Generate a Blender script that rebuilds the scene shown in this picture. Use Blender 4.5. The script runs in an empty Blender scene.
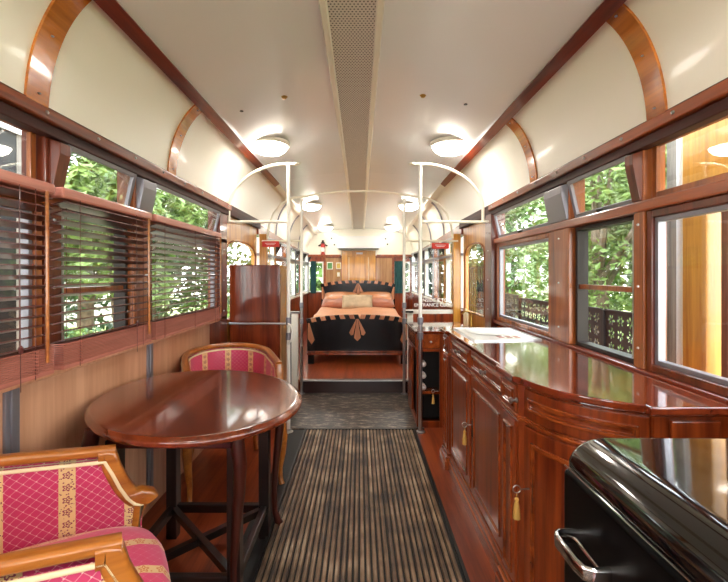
import bpy, bmesh, math, random
from mathutils import Vector, Matrix
C = bpy.context.scene.collection
sc = bpy.context.scene
PI = math.pi
random.seed(5)
H = 1.35; F = 410.0

# ---------------------------------------------------------------- colour / materials
def lin(h):
    h = h.lstrip('#'); c = [int(h[i:i+2], 16)/255 for i in (0, 2, 4)]
    return tuple((x/12.92 if x <= .04045 else ((x+.055)/1.055)**2.4) for x in c) + (1,)
M = {}
class NT:
    def __init__(s, name):
        s.m = bpy.data.materials.new(name); s.m.use_nodes = True
        s.t = s.m.node_tree; s.p = s.t.nodes['Principled BSDF']; M[name] = s.m
    def n(s, typ, **kw):
        nd = s.t.nodes.new(typ)
        for k, v in kw.items():
            if k.startswith('i_'):
                nd.inputs[int(k[2:]) if k[2:].isdigit() else k[2:]].default_value = v
            else: setattr(nd, k, v)
        return nd
    def l(s, a, b): s.t.links.new(a, b)
    def math(s, op, a, b=None, c=None):
        nd = s.t.nodes.new('ShaderNodeMath'); nd.operation = op
        for i, v in enumerate((a, b, c)):
            if v is None: continue
            if isinstance(v, (int, float)): nd.inputs[i].default_value = v
            else: s.l(v, nd.inputs[i])
        return nd.outputs[0]
    def mix(s, f, a, b):
        nd = s.t.nodes.new('ShaderNodeMix'); nd.data_type = 'RGBA'
        for inp, v in ((nd.inputs[0], f), (nd.inputs[6], a), (nd.inputs[7], b)):
            if isinstance(v, (int, float, tuple)): inp.default_value = v
            else: s.l(v, inp)
        return nd.outputs[2]
    def bump(s, h, strength=.2, dist=.01):
        b = s.n('ShaderNodeBump'); b.inputs['Strength'].default_value = strength; b.inputs['Distance'].default_value = dist
        s.l(h, b.inputs['Height']); s.l(b.outputs[0], s.p.inputs['Normal'])
    def coord(s, kind='Object', scale=(1, 1, 1)):
        tc = s.n('ShaderNodeTexCoord'); mp = s.n('ShaderNodeMapping'); mp.inputs['Scale'].default_value = scale
        s.l(tc.outputs[kind], mp.inputs[0]); return mp.outputs[0]
    def ramp(s, f, stops):
        r = s.n('ShaderNodeValToRGB'); e = r.color_ramp.elements
        e[0].position, e[0].color = stops[0]; e[1].position, e[1].color = stops[-1]
        for p, c in stops[1:-1]:
            x = e.new(p); x.color = c
        s.l(f, r.inputs[0]); return r.outputs[0]

def plain(name, col, rough=.5, metal=0, coat=0, noise=0, emit=0, spec=.5):
    t = NT(name); p = t.p
    p.inputs['Roughness'].default_value = rough; p.inputs['Metallic'].default_value = metal
    p.inputs['Coat Weight'].default_value = coat; p.inputs['Coat Roughness'].default_value = .08
    p.inputs['Specular IOR Level'].default_value = spec
    c = lin(col)
    if noise:
        nz = t.n('ShaderNodeTexNoise'); nz.inputs['Scale'].default_value = 9; nz.inputs['Detail'].default_value = 5
        t.l(t.coord(), nz.inputs['Vector'])
        d = tuple(x*(1-noise) for x in c[:3])+(1,)
        t.l(t.ramp(nz.outputs[0], [(.35, d), (.65, c)]), p.inputs['Base Color'])
        t.bump(nz.outputs[0], .06)
    else: p.inputs['Base Color'].default_value = c
    if emit:
        p.inputs['Emission Color'].default_value = c; p.inputs['Emission Strength'].default_value = emit
    return t.m

def wood(name, light, dark, axis='Y', rough=.3, coat=.5, fine=1.0, mid=None, bump=.05):
    t = NT(name)
    st = {'X': (.35, 6, 6), 'Y': (6, .35, 6), 'Z': (6, 6, .35)}[axis]
    v = t.coord('Object', tuple(a*fine for a in st))
    n1 = t.n('ShaderNodeTexNoise'); n1.inputs['Scale'].default_value = 2.2; n1.inputs['Detail'].default_value = 8; n1.inputs['Distortion'].default_value = .6
    n2 = t.n('ShaderNodeTexNoise'); n2.inputs['Scale'].default_value = 14; n2.inputs['Detail'].default_value = 3
    t.l(v, n1.inputs['Vector']); t.l(v, n2.inputs['Vector'])
    f = t.math('ADD', t.math('MULTIPLY', n1.outputs[0], .7), t.math('MULTIPLY', n2.outputs[0], .3))
    stops = [(.36, lin(dark)), (.62, lin(light))]
    if mid: stops.insert(1, (.5, lin(mid)))
    t.l(t.ramp(f, stops), t.p.inputs['Base Color'])
    t.p.inputs['Roughness'].default_value = rough
    t.p.inputs['Coat Weight'].default_value = coat; t.p.inputs['Coat Roughness'].default_value = .07
    t.bump(n2.outputs[0], bump, .004)
    return t.m

wood('mahogany', '#9c4418', '#5c1e0b', 'Z', .28, .5)
wood('mahogany_y', '#a85020', '#66260e', 'Y', .22, .6)
wood('worktop', '#7a3016', '#4c180b', 'Y', .1, 1.0, bump=.01)
wood('beam', '#7c2c10', '#481409', 'Y', .3, .5)
wood('cornice', '#a24f1e', '#642a10', 'Y', .3, .5)
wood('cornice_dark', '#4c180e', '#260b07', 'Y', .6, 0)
wood('rib_ply', '#d27c22', '#9a5214', 'Y', .2, .8, fine=.8)
wood('post_wood', '#a45a24', '#683212', 'Z', .35, .4)
wood('post_red', '#743016', '#42160a', 'Z', .3, .5)
wood('ochre', '#d89a3e', '#a86a24', 'Z', .3, .5)
wood('ply', '#dba683', '#bd8663', 'Z', .4, .25, fine=.6)
wood('blind_wood', '#c88070', '#9c5848', 'Y', .4, .3)
wood('blind_slat', '#6c3029', '#401917', 'Y', .4, .3)
wood('table_wood', '#82391b', '#4a190b', 'Y', .2, .8, fine=.7, mid='#682a13', bump=.02)
wood('dark_leg', '#4a1a10', '#210b07', 'Z', .3, .5)
wood('black_leg', '#1a0c0a', '#080404', 'Z', .35, .4)
wood('chair_wood', '#c0762e', '#8f4c16', 'X', .28, .6, fine=1.2)
wood('screen_wood', '#86381a', '#4c180c', 'Z', .2, .8)
wood('pale_ply', '#b98a5c', '#8d6038', 'Z', .35, .4)
wood('red_floor', '#9c4620', '#6e2a12', 'Y', .35, .3)
wood('old_timber', '#a29a8e', '#5e564e', 'Z', .8, 0)
wood('brown_timber', '#7c4a30', '#4a2a1a', 'Z', .7, 0)
wood('copper_veneer', '#c8845c', '#9a5a38', 'Z', .3, .5)
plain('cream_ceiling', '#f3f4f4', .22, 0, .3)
plain('cream_cove', '#f2ecdf', .3, 0, .2)
plain('cream_paint', '#efe9d8', .3, 0, .3)
plain('white_paint', '#f2f0e8', .25, 0, .4)
plain('steel', '#b8b8b8', .28, 1)
plain('grey_metal', '#8c8a92', .4, .6)
plain('chrome', '#d8d8da', .08, 1)
plain('dark_metal', '#2a2624', .4, .5)
plain('black_gloss', '#060607', .06, 0, 1)
plain('black_lacquer', '#0a070b', .25, 0, .2, spec=.3)
plain('fridge_black', '#040405', .3, 0, 0, spec=.15)
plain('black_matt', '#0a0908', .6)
plain('iron', '#1c1412', .55, .3)
plain('screen_iron', '#241716', .5, .3)
plain('pillow_light', '#c9b090', .8, noise=.25)
plain('bed_pillow', '#a85e3e', .45, noise=.2)
plain('coverlet', '#cf8a5c', .4, noise=.12)
plain('ac_white', '#e4e4e2', .35)
plain('ac_grey', '#6f7476', .5)
plain('tassel', '#d8a652', .8, noise=.3)
plain('brass', '#b08a45', .3, 1)
plain('red_sign', '#c8281e', .4)
plain('teal', '#2c5a5c', .8, noise=.3)
plain('piping', '#ecd8ae', .7)
plain('paper', '#e8e4de', .35, 0, .3)
plain('downpipe', '#e4e6e6', .5)
plain('red_paint', '#b3302a', .4)
plain('white_ceramic', '#e8e4dc', .4)
plain('bark', '#7d6c58', .9, noise=.5)
plain('leaf_a', '#5d7f2c', .5, noise=.35)
plain('leaf_b', '#3f5a2a', .5, noise=.4)
plain('leaf_c', '#789048', .5, noise=.3)
plain('grass', '#97a660', .9, noise=.5)
plain('ground', '#d9cdb4', .9, noise=.2)
plain('stone_wall', '#cfc8bb', .9, noise=.3)
plain('label_white', '#ece6e8', .6)
plain('text_white', '#f4f2ee', .5)
plain('gasket', '#c9c7c2', .4)
plain('bottle_end', '#d0c2b4', .3)
plain('picture_green', '#5f9a55', .5, noise=.4)
plain('picture_yellow', '#d8b85a', .5, noise=.3)
plain('riser', '#2a0e0c', .35, 0, .3)
for nm, st in (('lamp_glow', 16.0),):
    t = NT(nm); t.p.inputs['Base Color'].default_value = (1, .95, .85, 1)
    t.p.inputs['Emission Color'].default_value = (1, .94, .85, 1); t.p.inputs['Emission Strength'].default_value = st

def glassmat(name, tint, refl=1.0):
    t = NT(name); t.t.nodes.remove(t.p)
    o = t.t.nodes['Material Output']
    tr = t.n('ShaderNodeBsdfTransparent'); tr.inputs[0].default_value = tint
    g = t.n('ShaderNodeBsdfGlossy'); g.inputs['Roughness'].default_value = .02
    fr = t.n('ShaderNodeFresnel'); geo = t.n('ShaderNodeNewGeometry'); t.l(t.math('SUBTRACT', 1.5, t.math('MULTIPLY', geo.outputs['Backfacing'], 1.5-1/1.5)), fr.inputs[0])
    mx = t.n('ShaderNodeMixShader')
    t.l(t.math('MULTIPLY', fr.outputs[0], refl), mx.inputs[0]); t.l(tr.outputs[0], mx.inputs[1]); t.l(g.outputs[0], mx.inputs[2]); t.l(mx.outputs[0], o.inputs[0])
glassmat('glass', (.96, .98, .97, 1))
glassmat('glass_mirror', (.8, .82, .82, 1), 2.2)

# battens: worn dark slats
t = NT('batten')
v = t.coord('Object', (30, .5, 1)); n = t.n('ShaderNodeTexNoise'); n.inputs['Scale'].default_value = 1; n.inputs['Detail'].default_value = 6; t.l(v, n.inputs['Vector'])
n2 = t.n('ShaderNodeTexNoise'); n2.inputs['Scale'].default_value = 5; n2.inputs['Detail'].default_value = 6; t.l(t.coord(), n2.inputs['Vector'])
f = t.math('ADD', t.math('MULTIPLY', n.outputs[0], .5), t.math('MULTIPLY', n2.outputs[0], .5))
t.l(t.ramp(f, [(.4, lin('#3a281d')), (.52, lin('#7a5e45')), (.62, lin('#ad947a'))]), t.p.inputs['Base Color'])
t.p.inputs['Roughness'].default_value = .5; t.bump(n2.outputs[0], .5, .006)
# scuffed dark floor
t = NT('scuffed')
n = t.n('ShaderNodeTexNoise'); n.inputs['Scale'].default_value = 3; n.inputs['Detail'].default_value = 10; n.inputs['Roughness'].default_value = .75; t.l(t.coord('Object', (3, 9, 1)), n.inputs['Vector'])
t.l(t.ramp(n.outputs[0], [(.44, lin('#17100d')), (.52, lin('#453529')), (.60, lin('#988a7c'))]), t.p.inputs['Base Color'])
t.p.inputs['Roughness'].default_value = .3; t.bump(n.outputs[0], .4, .004)
# perforated vent
t = NT('perforated')
tc = t.coord('Object', (1, 1, 1)); sx = t.n('ShaderNodeSeparateXYZ'); t.l(tc, sx.inputs[0])
P_ = .0165
row = t.math('FLOOR', t.math('DIVIDE', sx.outputs[1], P_))
off = t.math('MULTIPLY', t.math('MODULO', t.math('ABSOLUTE', row), 2), .5)
fx = t.math('SUBTRACT', t.math('FRACT', t.math('ADD', t.math('DIVIDE', sx.outputs[0], P_), t.math('ADD', off, 50))), .5)
fy = t.math('SUBTRACT', t.math('FRACT', t.math('DIVIDE', sx.outputs[1], P_)), .5)
d = t.math('SQRT', t.math('ADD', t.math('MULTIPLY', fx, fx), t.math('MULTIPLY', fy, fy)))
hole = t.math('LESS_THAN', d, .25)
t.l(t.mix(hole, lin('#d8d0c6'), lin('#2c2420')), t.p.inputs['Base Color']); t.p.inputs['Roughness'].default_value = .4
# damask upholstery (uses the UV laid on the cloth, in metres)
def damask(name, base, base2, lattice=1.0, period=.17, bw=.036, off=0.0):
    t = NT(name)
    tc = t.n('ShaderNodeTexCoord'); s = t.n('ShaderNodeSeparateXYZ'); t.l(tc.outputs['UV'], s.inputs[0])
    u, v = s.outputs[0], s.outputs[1]
    a = t.math('FRACT', t.math('ADD', t.math('DIVIDE', t.math('ADD', u, v), .030), 100))
    b = t.math('FRACT', t.math('ADD', t.math('DIVIDE', t.math('SUBTRACT', u, v), .030), 100))
    # dotted lattice
    la = t.math('LESS_THAN', a, .085); lb = t.math('LESS_THAN', b, .085)
    lat = t.math('MULTIPLY', t.math('MAXIMUM', la, lb), .45*lattice)
    dot = t.math('MULTIPLY', t.math('LESS_THAN', a, .16), t.math('LESS_THAN', b, .16))
    lat = t.math('MAXIMUM', lat, t.math('MULTIPLY', dot, lattice))
    n = t.n('ShaderNodeTexNoise'); n.inputs['Scale'].default_value = 5; t.l(tc.outputs['UV'], n.inputs['Vector'])
    base_c = t.mix(n.outputs[0], lin(base), lin(base2))
    col = t.mix(lat, base_c, lin('#eac3ba'))
    bu = t.math('FRACT', t.math('ADD', t.math('DIVIDE', t.math('ADD', u, off), period), 100.5))
    bd = t.math('ABSOLUTE', t.math('MULTIPLY', t.math('SUBTRACT', bu, .5), period))
    band = t.math('LESS_THAN', bd, bw/2)
    # flowers in the band
    fv = t.math('SUBTRACT', t.math('FRACT', t.math('ADD', t.math('DIVIDE', v, .042), 100)), .5)
    fu = t.math('DIVIDE', t.math('MULTIPLY', t.math('SUBTRACT', bu, .5), period), .042)
    r = t.math('SQRT', t.math('ADD', t.math('MULTIPLY', fu, fu), t.math('MULTIPLY', fv, fv)))
    ang = t.math('ARCTAN2', fv, fu)
    rad = t.math('ADD', .2, t.math('MULTIPLY', t.math('COSINE', t.math('MULTIPLY', ang, 5)), .07))
    fl = t.math('LESS_THAN', t.math('ABSOLUTE', t.math('SUBTRACT', r, rad)), .055)
    fl = t.math('MAXIMUM', fl, t.math('LESS_THAN', r, .07))
    vn = t.n('ShaderNodeTexVoronoi'); vn.inputs['Scale'].default_value = 120; t.l(tc.outputs['UV'], vn.inputs['Vector'])
    sp = t.math('MULTIPLY', t.math('LESS_THAN', vn.outputs[0], .28), t.math('GREATER_THAN', r, .36))
    fl = t.math('MAXIMUM', fl, sp)
    bc = t.mix(fl, lin('#e6c48a'), lin('#8e2f4a' if lattice > .5 else '#d0762e'))
    col = t.mix(band, col, bc)
    t.l(col, t.p.inputs['Base Color'])
    t.p.inputs['Roughness'].default_value = .42; t.p.inputs['Sheen Weight'].default_value = .4
    t.p.inputs['Sheen Tint'].default_value = (1, .6, .7, 1)
damask('damask', '#d2386c', '#be2c58', off=-.03, bw=.042)
damask('damask_seat', '#e04a74', '#cf3c64', lattice=.25, period=.13, bw=.03)

# ---------------------------------------------------------------- mesh builder
class MB:
    def __init__(s): s.v = []; s.f = []; s.uv = {}
    def add(s, vs, fs, uvs=None):
        o = len(s.v); s.v += [tuple(x) for x in vs]; s.f += [tuple(i+o for i in f) for f in fs]
        if uvs:
            for i, w in enumerate(uvs): s.uv[o+i] = w
        return s
    def box(s, x0, x1, y0, y1, z0, z1, m=None):
        vs = [Vector((x, y, z)) for x in (x0, x1) for y in (y0, y1) for z in (z0, z1)]
        if m: vs = [m @ q for q in vs]
        return s.add(vs, [(0, 1, 3, 2), (4, 6, 7, 5), (0, 4, 5, 1), (2, 3, 7, 6), (0, 2, 6, 4), (1, 5, 7, 3)])
    def tube(s, pts, r, n=10, cap=True):
        pts = [Vector(p) for p in pts]; rs = r if isinstance(r, (list, tuple)) else [r]*len(pts)
        vs = []; up = None
        for i, p in enumerate(pts):
            d = (pts[min(i+1, len(pts)-1)]-pts[max(i-1, 0)]).normalized()
            if up is None: up = Vector((0, 0, 1)) if abs(d.z) < .9 else Vector((1, 0, 0))
            a = d.cross(up)
            if a.length < 1e-4: a = d.cross(Vector((0, 1, 0)))
            a.normalize(); b = a.cross(d).normalized(); up = b
            for k in range(n):
                t_ = 2*PI*k/n; vs.append(p+(a*math.cos(t_)+b*math.sin(t_))*rs[i])
        fs = [(i*n+k, i*n+(k+1) % n, (i+1)*n+(k+1) % n, (i+1)*n+k) for i in range(len(pts)-1) for k in range(n)]
        if cap: fs += [tuple(range(n))[::-1], tuple((len(pts)-1)*n+k for k in range(n))]
        return s.add(vs, fs)
    def sweep(s, pts, prof, ups=None, closed=False):
        """sweep a 2D profile (side, up) along pts, world z kept as up unless ups given"""
        pts = [Vector(p) for p in pts]; n = len(prof); vs = []
        N = len(pts)
        for i, p in enumerate(pts):
            if closed: d = (pts[(i+1) % N]-pts[i-1]).normalized()
            else: d = (pts[min(i+1, N-1)]-pts[max(i-1, 0)]).normalized()
            up = Vector(ups[i]) if ups else Vector((0, 0, 1))
            a = d.cross(up).normalized(); b = a.cross(d).normalized()
            for (x, y) in prof: vs.append(p+a*x+b*y)
        fs = [(i*n+k, i*n+(k+1) % n, ((i+1) % N)*n+(k+1) % n, ((i+1) % N)*n+k) for i in range(N if closed else N-1) for k in range(n)]
        if not closed: fs += [tuple(range(n))[::-1], tuple((N-1)*n+k for k in range(n))]
        return s.add(vs, fs)
    def lathe(s, prof, n=24, c=(0, 0, 0), m=None):
        vs = []
        for (r, z) in prof:
            for k in range(n):
                a = 2*PI*k/n; q = Vector((c[0]+r*math.cos(a), c[1]+r*math.sin(a), c[2]+z))
                vs.append(m @ q if m else q)
        fs = [(i*n+k, i*n+(k+1) % n, (i+1)*n+(k+1) % n, (i+1)*n+k) for i in range(len(prof)-1) for k in range(n)]
        if prof[0][0] > 1e-5: fs.append(tuple(range(n))[::-1])
        if prof[-1][0] > 1e-5: fs.append(tuple((len(prof)-1)*n+k for k in range(n)))
        return s.add(vs, fs)
    def grid(s, fn, nu, nv, uvf=None):
        vs = []; uv = []
        for i in range(nu+1):
            for j in range(nv+1):
                vs.append(fn(i/nu, j/nv)); uv.append(uvf(i/nu, j/nv) if uvf else (i/nu, j/nv))
        fs = [(i*(nv+1)+j, (i+1)*(nv+1)+j, (i+1)*(nv+1)+j+1, i*(nv+1)+j+1) for i in range(nu) for j in range(nv)]
        return s.add(vs, fs, uv)
    def prism(s, poly, axis, a0, a1):
        """poly: 2D points in the other two axes (order xyz without axis)"""
        def mk(p, a):
            return {'X': (a, p[0], p[1]), 'Y': (p[0], a, p[1]), 'Z': (p[0], p[1], a)}[axis]
        n = len(poly); vs = [mk(p, a0) for p in poly]+[mk(p, a1) for p in poly]
        fs = [tuple(range(n))[::-1], tuple(range(n, 2*n))]+[(i, (i+1) % n, n+(i+1) % n, n+i) for i in range(n)]
        return s.add(vs, fs)
    def pieces(s):
        p = list(range(len(s.v)))
        def find(i):
            while p[i] != i: p[i] = p[p[i]]; i = p[i]
            return i
        for f in s.f:
            a = find(f[0])
            for j in f[1:]: p[find(j)] = a
        g = {}
        for f in s.f: g.setdefault(find(f[0]), []).append(f)
        out = []
        for fs in g.values():
            ids = sorted({i for f in fs for i in f}); mp = {q: k for k, q in enumerate(ids)}
            b = MB(); b.v = [s.v[i] for i in ids]; b.f = [tuple(mp[i] for i in f) for f in fs]; out.append(b)
        return out
    def each(s, *a, **k): return [b.build(*a, **k) for b in s.pieces()]
    def build(s, name, mat, parent=None, smooth=False, bevel=0, loc=None, weld=False, segs=2, angle=40):
        me = bpy.data.meshes.new(name); me.from_pydata(s.v, [], s.f)
        if s.uv:
            ul = me.uv_layers.new(name='UVMap')
            for lp in me.loops: ul.data[lp.index].uv = s.uv.get(lp.vertex_index, (0, 0))
        bm = bmesh.new(); bm.from_mesh(me)
        if weld: bmesh.ops.remove_doubles(bm, verts=bm.verts, dist=1e-4)
        bmesh.ops.recalc_face_normals(bm, faces=bm.faces); bm.to_mesh(me); bm.free()
        me.materials.append(M[mat] if isinstance(mat, str) else mat)
        o = bpy.data.objects.new(name, me); C.objects.link(o)
        if parent: o.parent = parent
        if loc: o.location = loc
        if smooth:
            for p in me.polygons: p.use_smooth = True
            try: me.set_sharp_from_angle(angle=math.radians(angle))
            except Exception: pass
        if bevel:
            b = o.modifiers.new('bevel', 'BEVEL'); b.width = bevel; b.segments = segs; b.limit_method = 'ANGLE'; b.angle_limit = math.radians(35)
        return o
def rrect(w, h, r, n=4):
    """rounded rectangle profile centred on 0"""
    out = []
    for cx, cy, a0 in ((w/2-r, h/2-r, 0), (-w/2+r, h/2-r, PI/2), (-w/2+r, -h/2+r, PI), (w/2-r, -h/2+r, 1.5*PI)):
        for k in range(n+1):
            a = a0+PI/2*k/n; out.append((cx+r*math.cos(a), cy+r*math.sin(a)))
    return out
def tag(o, label=None, cat=None, group=None, kind=None):
    if label: o['label'] = label
    if cat: o['category'] = cat
    if group: o['group'] = group
    if kind: o['kind'] = kind
    return o
def thing(name, label, cat, loc=(0, 0, 0), rz=0, group=None):
    o = bpy.data.objects.new(name, None); C.objects.link(o); o.location = loc; o.rotation_euler = (0, 0, rz)
    o.empty_display_size = .1
    return tag(o, label, cat, group)
def struct(o): o['kind'] = 'structure'; return o
def copy_tree(o, parent=None):
    c = o.copy(); C.objects.link(c); c.parent = parent
    for ch in [x for x in bpy.data.objects if x.parent == o]: copy_tree(ch, c)
    return c

# ---------------------------------------------------------------- shell
YB, YP, YE = -2.9, 4.65, 9.0     # rear end, bulkhead, far end wall
ZP = .15                          # bedroom platform
def dz(y): return 0 if y < YP else -.15*(y-YP)/(YE-YP)
def ceil_z(x): return 2.50-.12*(abs(x)/.96)**2.2
# floor
fl = struct(MB().box(-1.24, 1.24, YB, YP, -.08, 0).build('floor', 'red_floor'))
b = MB(); k = 0; x = -.455
while x < .455:
    b.box(x, x+.019, YB+.05, 3.52, .0, .016); x += .0285
b.build('batten_mat', 'batten', fl, bevel=.003, segs=1)
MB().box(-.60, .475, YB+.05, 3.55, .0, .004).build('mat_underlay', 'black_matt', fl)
MB().box(-.68, .56, 3.56, YP-.02, .0, .008).build('scuffed_boards', 'scuffed', fl)
MB().box(.462, .478, YB+.05, 3.55, .0, .018).box(-.478, -.462, YB+.05, 3.55, 0, .018).box(-.475, .475, 3.535, 3.56, 0, .012).each('edge_strip', 'dark_metal', fl)
pf = struct(MB().box(-1.2, 1.2, YP, YE+.05, -.02, ZP).build('floor', 'red_floor'))
MB().box(-.68, .56, YP-.02, YP, 0, ZP-.012).build('riser', 'riser', pf)
MB().box(-.68, .56, YP-.035, YP+.03, ZP-.012, ZP+.006).build('nosing', 'steel', pf, bevel=.003)
# ceiling
NX = 24
def ceiling_part(y0, y1, ny):
    b = MB()
    b.grid(lambda u, v: (-.97+1.94*u, y0+(y1-y0)*v, ceil_z(-.97+1.94*u)+dz(y0+(y1-y0)*v)), NX, ny)
    b.grid(lambda u, v: (-.97+1.94*u, y0+(y1-y0)*v, ceil_z(-.97+1.94*u)+dz(y0+(y1-y0)*v)+.03), NX, ny)
    return b
ce = struct(MB().add([], []).build('ceiling', 'cream_ceiling')) if False else None
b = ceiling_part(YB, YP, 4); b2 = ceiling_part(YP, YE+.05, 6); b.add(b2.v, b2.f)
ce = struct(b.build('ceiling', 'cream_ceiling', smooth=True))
def cove_pt(s, t_, y, inset=0):
    a = math.radians(68.5)*t_
    return (s*(.85+(.30-inset)*math.cos(a)), y, 1.92+(.493-inset)*math.sin(a)+dz(y))
for s, nm in ((-1, 'left'), (1, 'right')):
    b = MB()
    for y0, y1 in ((YB, YP), (YP, YE+.05)):
        for ins in (0, -.03):
            b.grid(lambda u, v: cove_pt(s, v, y0+(y1-y0)*u, ins), 4, 16)
    b.build('cove_panel', 'cream_cove', ce, smooth=True)
    # longitudinal beam
    for (y0, y1, mt, w) in ((YB, YP, 'beam', .72), (YP, YE, 'cream_paint', .65)):
        pts = [(s*.945, y, 2.366+dz(y)) for y in (y0, y1)]
        prof = [(x*w, y*w) for x, y in ((-.042, -.012), (-.03, -.026), (-.018, -.02), (0, -.02), (.018, -.02), (.03, -.026), (.042, -.012), (.042, .02), (-.042, .02))]
        up = Vector((-s*.55, 0, -.83)).normalized()
        MB().sweep(pts, [(-x, -y) for x, y in prof], ups=[-up, -up]).build('ceiling_beam', mt, ce)
    # plywood ribs
    ribs = (-1.7, -.6, .45, 1.45, 2.49) if s < 0 else (-1.7, -.6, .5, 1.58, 2.70)
    for yc in ribs:
        w = .05
        b = MB()
        b.grid(lambda u, v: cove_pt(s, v, yc-w+2*w*u, .010), 1, 16)
        for e in (-w, w): b.grid(lambda u, v: cove_pt(s, v, yc+e, .010*u), 1, 16)
        b.build('curved_rib', 'rib_ply', ce, smooth=True)
        sc_ = MB()
        for tt in (.12, .5, .9):
            p = cove_pt(s, tt, yc, .012); sc_.lathe([(0, -.004), (.005, -.002), (.006, 0), (.005, .002), (0, .004)], 8, p)
        sc_.each('rib_screw', 'steel', ce, smooth=True)
    for yc in (5.6, 6.6, 7.6):
        b = MB()
        b.grid(lambda u, v: cove_pt(s, v, yc-.02+.04*u, .012), 1, 12)
        for e in (-.02, .02): b.grid(lambda u, v: cove_pt(s, v, yc+e, .012*u), 1, 12)
        b.build('curved_rib', 'grey_metal', ce, smooth=True)
# ceiling vent
b = MB().grid(lambda u, v: (-.14+.21*u, YB+(YP-YB)*v, 2.485), 1, 1)
b.grid(lambda u, v: (-.14+.21*u, YP+(YE-.02-YP)*v, 2.485+dz(YP+(YE-.02-YP)*v)), 1, 4)
b.build('perforated_vent', 'perforated', ce)
b = MB()
for x in (-.155, .085):
    for y0, y1 in ((YB, YP), (YP, YE-.02)):
        b.sweep([(x, y0, 2.484+dz(y0)), (x, y1, 2.484+dz(y1))], [(-.018, 0), (-.012, -.016), (.012, -.016), (.018, 0), (.018, .01), (-.018, .01)])
b.each('vent_trim', 'cream_paint', ce)
b = MB()
for (x, y, c) in ((-.48, 2.60, 1), (.40, 2.60, 1)):
    b.lathe([(0, -.014), (.012, -.012), (.018, -.004), (.022, 0)], 14, (x, y, ceil_z(x)))
b.each('ceiling_rosette', 'brass', ce, smooth=True)
b = MB()
for (x, y) in ((.68, 2.64), (-.78, 2.7)): b.lathe([(0, -.006), (.012, -.004), (.013, 0)], 10, (x, y, ceil_z(x)))
b.each('ceiling_plug', 'dark_metal', ce, smooth=True)

# side walls ---------------------------------------------------
XI, XO = 1.15, 1.22
def wall(side, name, mats, spans):
    s = side
    def bx(b, x0, x1, *r): return b.box(min(s*x0, s*x1), max(s*x0, s*x1), *r)
    zs = .975 if s < 0 else .94
    xi = 1.205 if s < 0 else XI
    b = MB(); bx(b, xi, xi+.05, YB, 3.45, 0, zs)
    w = struct(b.build(name, mats[0]))
    # vertical joint strips
    if s < 0:
        for yc in (.3, 1.41, 2.34):
            g = MB(); bx(g, xi-.012, xi, yc-.03, yc+.03, .05, zs-.01); bx(g, xi-.018, xi-.01, yc-.012, yc+.012, .05, zs-.01)
            g.build('joint_strip', 'grey_metal', w, bevel=.003)
    # sill
    g = MB(); bx(g, XI-.03, XO+.04, YB, 3.45, zs, zs+.028); g.build('window_sill', 'ply' if s < 0 else 'beam', w, bevel=.004)
    # mid transom rail
    g = MB(); bx(g, XI-.03, XO, YB, 3.45, 1.60, 1.642); g.build('transom_rail', 'cornice', w, bevel=.006)
    # upper wall over the glass
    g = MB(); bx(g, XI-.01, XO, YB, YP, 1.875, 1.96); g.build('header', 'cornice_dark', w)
    # cornice: light strip + dark strip
    g = MB(); bx(g, XI-.065, XI, YB, 3.47, 1.885, 1.93); g.build('cornice', 'cornice', w, bevel=.006)
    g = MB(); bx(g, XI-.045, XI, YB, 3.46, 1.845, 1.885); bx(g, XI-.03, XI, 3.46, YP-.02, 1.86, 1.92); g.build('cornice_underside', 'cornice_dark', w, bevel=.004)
    sc_ = MB()
    yy = .3
    while yy < 3.4:
        sc_.lathe([(0, -.007), (.005, -.005), (.007, 0), (.005, .005), (0, .007)], 8, (s*(XI-.066), yy, 1.91)); yy += .28
    sc_.each('cornice_screw', 'steel', w, smooth=True)
    return w
wL = wall(-1, 'wall_left', ('ply',), None)
wR = wall(1, 'wall_right', ('mahogany_y',), None)

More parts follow.
